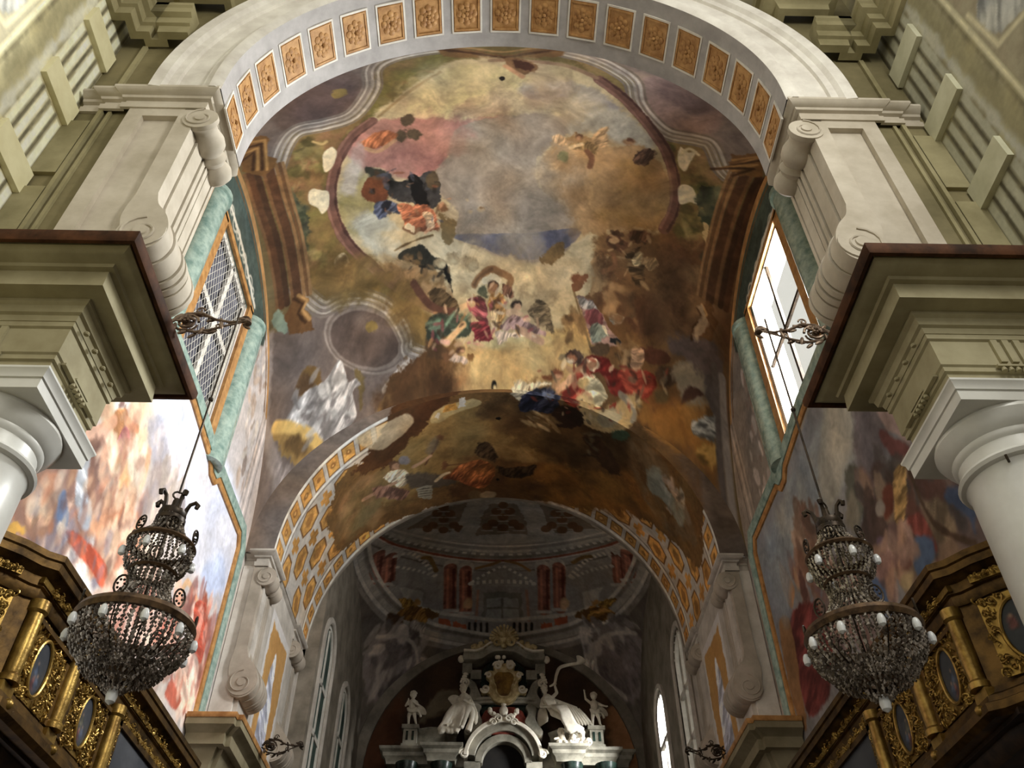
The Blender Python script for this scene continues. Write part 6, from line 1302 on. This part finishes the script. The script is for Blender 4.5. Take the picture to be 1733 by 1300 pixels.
def hand(bones,w,d,s=1.):
    w,d=Vector(w),Vector(d).normalized(); side=d.cross(Vector((0,1,.3))).normalized()
    bones.append((w,w+d*.1*s,.05*s,.055*s))
    for k in range(4):
        b=w+d*.1*s+side*(k-1.5)*.03*s; l=(.085,.1,.095,.07)[k]*s
        bones.append((b,b+d*l*.6+Vector((0,-.015,0)),.015*s,.013*s)); bones.append((b+d*l*.6+Vector((0,-.015,0)),b+d*l+Vector((0,-.04*s,-.02*s)),.013*s,.011*s))
    bones.append((w+d*.03*s-side*.05*s,w+d*.09*s-side*.1*s+Vector((0,-.02,0)),.018*s,.013*s))
def face(balls,c,f,r):
    c,f=Vector(c),Vector(f).normalized(); s=f.cross(Vector((0,0,1))).normalized(); u=s.cross(f)
    balls.append((c+f*r*.95-u*r*.1,r*.2,(1,1,1.3))); balls.append((c+f*r*.75-u*r*.62,r*.3,(1,1,.8)))
    for k in(-1,1): balls.append((c+f*r*.72+s*k*r*.36+u*r*.12,r*.2,(1,1,.8))); balls.append((c+s*k*r*.95,r*.2,(.7,1,1.4)))
def hair(par,c,r,seed,name='hair'):
    mb=MB(); rg=random.Random(seed)
    for k in range(26):
        a=rg.uniform(0,6.28); e=rg.uniform(.1,1.2); mb.ball(Vector(c)+Vector((math.cos(a)*math.sin(e),math.sin(a)*math.sin(e)*.9+.25,math.cos(e)))*r*1.0,r*.34,6,5)
    return mb.build(name,M['statue'],par)
def drape(par,lines,name='robe',mat=None,vox=.035):
    """cloth: thick fold ridges between upper and lower edge points, fused"""
    mb=MB()
    for pts,rr in lines: mb.tube(catmull(pts,3),[rr*(.75+.5*abs(math.sin(i*.9))) for i in range(len(catmull(pts,3)))],7)
    o=mb.build(name,mat or M['statue'],par,smooth=0); m=o.modifiers.new('fuse','REMESH'); m.mode='VOXEL'; m.voxel_size=vox; m.use_smooth_shade=True
    s=o.modifiers.new('soften','SMOOTH'); s.factor=.6; s.iterations=4
    return o
# seated angel, left of the cartouche (looking toward the nave)
def seated(px,flip,label,trumpet=False):
    c=A(*px); k=flip
    P=lambda x,y,z:(c.x+k*x,AY-.25+y,c.z+z)
    t=empty('angel_statue',P(0,0,-1.2),label,'statue')
    if not trumpet:
        b=[(P(0,0,0),P(-.02,-.02,.52),.26,.27),(P(-.02,-.02,.5),P(-.05,-.05,.72),.12,.1),(P(-.12,0,.52),P(.14,0,.55),.16,.16),
           (P(-.24,0,.52),P(-.42,-.15,.12),.11,.085),(P(-.42,-.15,.12),P(-.5,-.42,-.1),.085,.06),(P(.2,0,.52),P(.4,-.2,.16),.11,.085),(P(.4,-.2,.16),P(.1,-.46,.22),.085,.06),
           (P(-.1,0,-.05),P(-.42,-.5,-.1),.2,.16),(P(-.42,-.5,-.1),P(-.62,-.42,-.85),.15,.09),(P(.12,0,-.05),P(.2,-.6,-.12),.2,.16),(P(.2,-.6,-.12),P(-.05,-.5,-.95),.15,.09),(P(-.62,-.42,-.88),P(-.72,-.62,-.93),.08,.055),(P(-.05,-.5,-.98),P(-.1,-.72,-1.02),.08,.055)]
        hand(b,P(-.5,-.42,-.1),(-.3*k,-.8,-.3)); hand(b,P(.1,-.46,.22),(-.8*k,-.4,.1))
        hc=P(-.08,-.1,.95); bl=[(hc,.175,(.9,1,1.2))]; face(bl,hc,(-.25*k,-1,-.1),.175); body(t,b,bl); hair(t,Vector(hc)+Vector((0,0,.04)),.17,5)
        wing(t,P(.2,.08,.62),P(.62,.0,-.6),.42,(k*.9,0,.5)); wing(t,P(-.15,.2,.6),P(-.75,.3,.72),.4,(k*.2,0,1))
        L=[]
        for i in range(9):
            f=i/8; L.append(([P(-.28+.5*f,-.28,.0),P(-.5+.62*f,-.66+.12*abs(f-.5),-.1),P(-.8+.72*f,-.6+.2*math.sin(f*3),-.6),P(-1.08+.86*f,-.5,-1.12-.1*math.sin(i*2))],.085+.03*(i%2)))
        L.append(([P(-1.08+.86*i/6,-.5,-1.13-.06*math.sin(i*2.2)) for i in range(7)],.1))
        for i in range(5): L.append(([P(-.3+.14*i,-.24,.45),P(-.2+.1*i,-.3,.2),P(-.25+.13*i,-.3,-.05)],.07))
        L.append(([P(.28,-.15,.1),P(.36,-.2,-.4),P(.2,-.25,-1.05)],.13)); L.append(([P(.3,-.1,.45),P(.1,-.34,.2),P(-.3,-.36,.1),P(-.6,-.4,-.2)],.07))
        drape(t,L)
    else:
        b=[(P(0,0,0),P(-.32,-.05,.5),.24,.25),(P(-.32,-.05,.5),P(-.42,-.08,.72),.11,.09),(P(-.48,0,.48),P(-.18,0,.55),.15,.15),
           (P(-.16,0,.52),P(.12,-.2,.75),.1,.08),(P(.12,-.2,.75),P(.02,-.35,1.05),.08,.055),(P(-.52,0,.46),P(-.62,-.25,.1),.1,.08),(P(-.62,-.25,.1),P(-.35,-.45,.0),.08,.055),
           (P(.05,0,-.05),P(.45,-.45,-.1),.2,.15),(P(.45,-.45,-.1),P(.62,-.3,-.75),.14,.085),(P(-.05,-.05,-.1),P(.3,-.35,-.45),.19,.14),(P(.3,-.35,-.45),P(.85,-.35,-.95),.13,.08),(P(.62,-.3,-.78),P(.72,-.45,-.86),.07,.05),(P(.85,-.35,-.98),P(1.0,-.45,-1.0),.07,.05)]
        hand(b,P(.02,-.35,1.05),(.3*k,-.2,.9)); hand(b,P(-.35,-.45,0),(.8*k,-.4,-.2))
        hc=P(-.44,-.14,.93); bl=[(hc,.17,(.9,1,1.2))]; face(bl,hc,(.5*k,-1,.25),.17); body(t,b,bl); hair(t,Vector(hc)+Vector((0,0,.04)),.165,8)
        wing(t,P(.0,.25,.6),P(1.75,.3,-.35),.75,(k*.3,0,1)); wing(t,P(-.45,.25,.5),P(-.75,.35,-.5),.5,(-k*.6,0,1))
        L=[]
        for i in range(8):
            f=i/7; L.append(([P(-.15+.25*f,-.28,.1),P(.2+.3*f,-.58,-.25+.1*f),P(.35+.4*f,-.48,-.65),P(.55+.65*f,-.45,-1.1+.05*math.sin(i*2))],.1))
        L.append(([P(.55+.65*i/5,-.45,-1.08-.05*math.sin(i*2.)) for i in range(6)],.09))
        for i in range(4): L.append(([P(-.5+.13*i,-.25,.45),P(-.35+.12*i,-.3,.2),P(-.2+.1*i,-.28,0)],.065))
        drape(t,L)
        tr=MB(); pts=catmull([P(-.22,-.4,.95),P(.02,-.42,1.1),P(.12,-.42,1.5),P(.3,-.42,1.85),P(.75,-.42,2.0),P(1.12,-.42,2.06)],5); n=len(pts)
        tr.tube(pts,[.04+.03*math.sin(3.0*i/n) +.02*(i/n) for i in range(n)],8); tr.tube([Vector(P(1.1,-.42,2.05)),Vector(P(1.2,-.42,2.12)),Vector(P(1.3,-.42,2.28))],[.07,.13,.26],12); tr.build('trumpet',M['statue'],t)
    return t
seated((786,1206),1,'pale marble seated angel with folded wings left of the gilded cartouche')
seated((938,1207),1,'pale marble winged figure raising a curved trumpet right of the gilded cartouche',True)
def putto(c,flip,label,raise_):
    k=flip; P=lambda x,y,z:(c[0]+k*x,c[1]+y,c[2]+z)
    t=empty('putto_statue',P(0,0,0),label,'statue','putti on the altar pedestals' if False else None)
    b=[(P(0,0,.78),P(0,-.02,1.1),.17,.17),(P(0,-.02,1.1),P(0,-.03,1.27),.08,.07),(P(-.1,0,1.12),P(.1,0,1.12),.1,.1),(P(-.07,0,.74),P(-.12,-.1,.42),.12,.085),(P(-.12,-.1,.42),P(-.12,.02,.1),.08,.05),(P(.07,0,.74),P(.14,-.14,.42),.12,.085),(P(.14,-.14,.42),P(.22,-.02,.1),.08,.05),(P(-.12,.02,.07),P(-.14,-.14,.05),.05,.04),(P(.22,-.02,.07),P(.24,-.18,.05),.05,.04)]
    if raise_:
        b+=[(P(-.16,0,1.14),P(-.38,-.05,1.3),.07,.06),(P(-.38,-.05,1.3),P(-.42,-.1,1.62),.055,.04),(P(.16,0,1.12),P(.36,-.1,.98),.07,.055),(P(.36,-.1,.98),P(.48,-.22,.9),.055,.04)]; hand(b,P(-.42,-.1,1.62),(-.2*k,0,1),.7); hand(b,P(.48,-.22,.9),(.8*k,-.3,-.2),.7)
    else:
        b+=[(P(-.16,0,1.12),P(-.3,-.12,.9),.07,.055),(P(-.3,-.12,.9),P(-.2,-.3,1.05),.055,.04),(P(.16,0,1.12),P(.28,-.14,.9),.07,.055),(P(.28,-.14,.9),P(.1,-.3,.95),.055,.04)]; hand(b,P(-.2,-.3,1.05),(.3*k,-.4,.7),.7); hand(b,P(.1,-.3,.95),(-.6*k,-.5,.3),.7)
    hc=P(0,-.06,1.42); bl=[(hc,.15,(.95,1,1.1))]; face(bl,hc,(.2*k,-1,-.1),.15); body(t,b,bl,vox=.022); hair(t,Vector(hc)+Vector((0,0,.04)),.145,11)
    wing(t,P(.1,.16,1.1),P(.62,.25,.72),.32,(k*.2,0,1))
    drape(t,[([P(-.22,-.1,.8),P(0,-.2,.66),P(.22,-.12,.78)],.07),([P(-.2,-.12,.7),P(0,-.22,.58),P(.2,-.14,.66)],.06),([P(.2,-.1,.75),P(.34,-.05,.6),P(.42,0,.42)],.06)],'loincloth',vox=.03)
    return t
putto((AX-4.15,AY+.1,15.38),1,'small marble putto with clasped hands on the left altar pedestal',False)
putto((AX+4.15,AY+.1,15.38),1,'small marble putto raising one arm on the right altar pedestal',True)
# cherub heads in clouds on the right cornice
t=empty('cherub_group',(AX+3.0,AY-.1,14.44),'cluster of pale cherubs tumbling on clouds before the right parapet of the altar','statue')
for i,(x,z) in enumerate(((2.55,15.0),(3.05,14.75),(3.45,14.95))):
    c=(AX+x,AY-.25,z); bl=[(c,.16,(.95,1,1.1))]; face(bl,c,(.2,-1,-.1),.16)
    b=[((AX+x,AY-.2,z-.1),(AX+x+.15,AY-.1,z-.4),.15,.14),((AX+x-.1,AY-.2,z-.2),(AX+x-.3,AY-.35,z-.3),.06,.05),((AX+x+.15,AY-.15,z-.4),(AX+x+.4,AY-.35,z-.38),.09,.06)]
    body(t,b,bl,'cherub',.024); hair(t,Vector(c)+Vector((0,0,.04)),.15,20+i)
mb=MB(); rg=random.Random(2)
for k in range(16): mb.ball((AX+2.4+rg.uniform(0,1.4),AY-.15+rg.uniform(-.1,.1),14.52+rg.uniform(0,.15)),rg.uniform(.12,.2),8,6)
mb.build('cloud',M['statue'],t)
# ================================================================ DAYLIGHT AND CAMERA
w=bpy.data.worlds.new('overcast_sky'); SC.world=w; w.use_nodes=True
bg=w.node_tree.nodes['Background']; bg.inputs[0].default_value=(1.0,.965,.87,1); bg.inputs[1].default_value=.86
def skylight(name,loc,target,sx,sy,power,col=(1,1,1)):
    l=bpy.data.lights.new(name,'AREA'); l.shape='RECTANGLE'; l.size=sx; l.size_y=sy; l.energy=power; l.color=col
    o=bpy.data.objects.new(name,l); COL.objects.link(o); o.location=loc
    d=Vector(target)-Vector(loc); o.rotation_euler=d.to_track_quat('-Z','Y').to_euler(); return o
# daylight beyond the right-hand bay window and the right chancel windows
skylight('daylight_bay_window',(9.3,15.6,18.2),(-7.6,16.2,10.5),4.2,5.5,9500,(.99,.985,.97))
skylight('daylight_nave_windows',(7.35,0.0,13.5),(-7.0,3.0,11.8),3.0,4.5,1500,(1,.98,.9))
skylight('daylight_chancel_window',(9.2,33.9,15.0),(4.3,37.7,13.6),1.6,2.6,800,(1,1,1)).data.spread=math.radians(60)
cam=bpy.data.cameras.new('camera'); co=bpy.data.objects.new('camera',cam); COL.objects.link(co)
cam.sensor_width=36; cam.lens=36*FPX/1733; cam.clip_end=200; cam.clip_start=.05
r0=Vector((math.cos(YAW),math.sin(YAW),0)); f0=Vector((-math.sin(YAW),math.cos(YAW),0))
fw=f0*math.cos(PITCH)+Vector((0,0,math.sin(PITCH))); u0=-f0*math.sin(PITCH)+Vector((0,0,math.cos(PITCH)))
c,s=math.cos(ROLL),math.sin(ROLL); R_=r0*c+u0*s; U_=u0*c-r0*s
co.matrix_world=Matrix(((R_.x,U_.x,-fw.x,X0),(R_.y,U_.y,-fw.y,0),(R_.z,U_.z,-fw.z,0),(0,0,0,1)))
SC.camera=co
SC.view_settings.view_transform='Standard'; SC.view_settings.look='None'; SC.view_settings.exposure=0.0; SC.view_settings.gamma=1.0
SC.cycles.max_bounces=8; SC.cycles.diffuse_bounces=4; SC.cycles.use_denoising=True; SC.cycles.sample_clamp_indirect=6
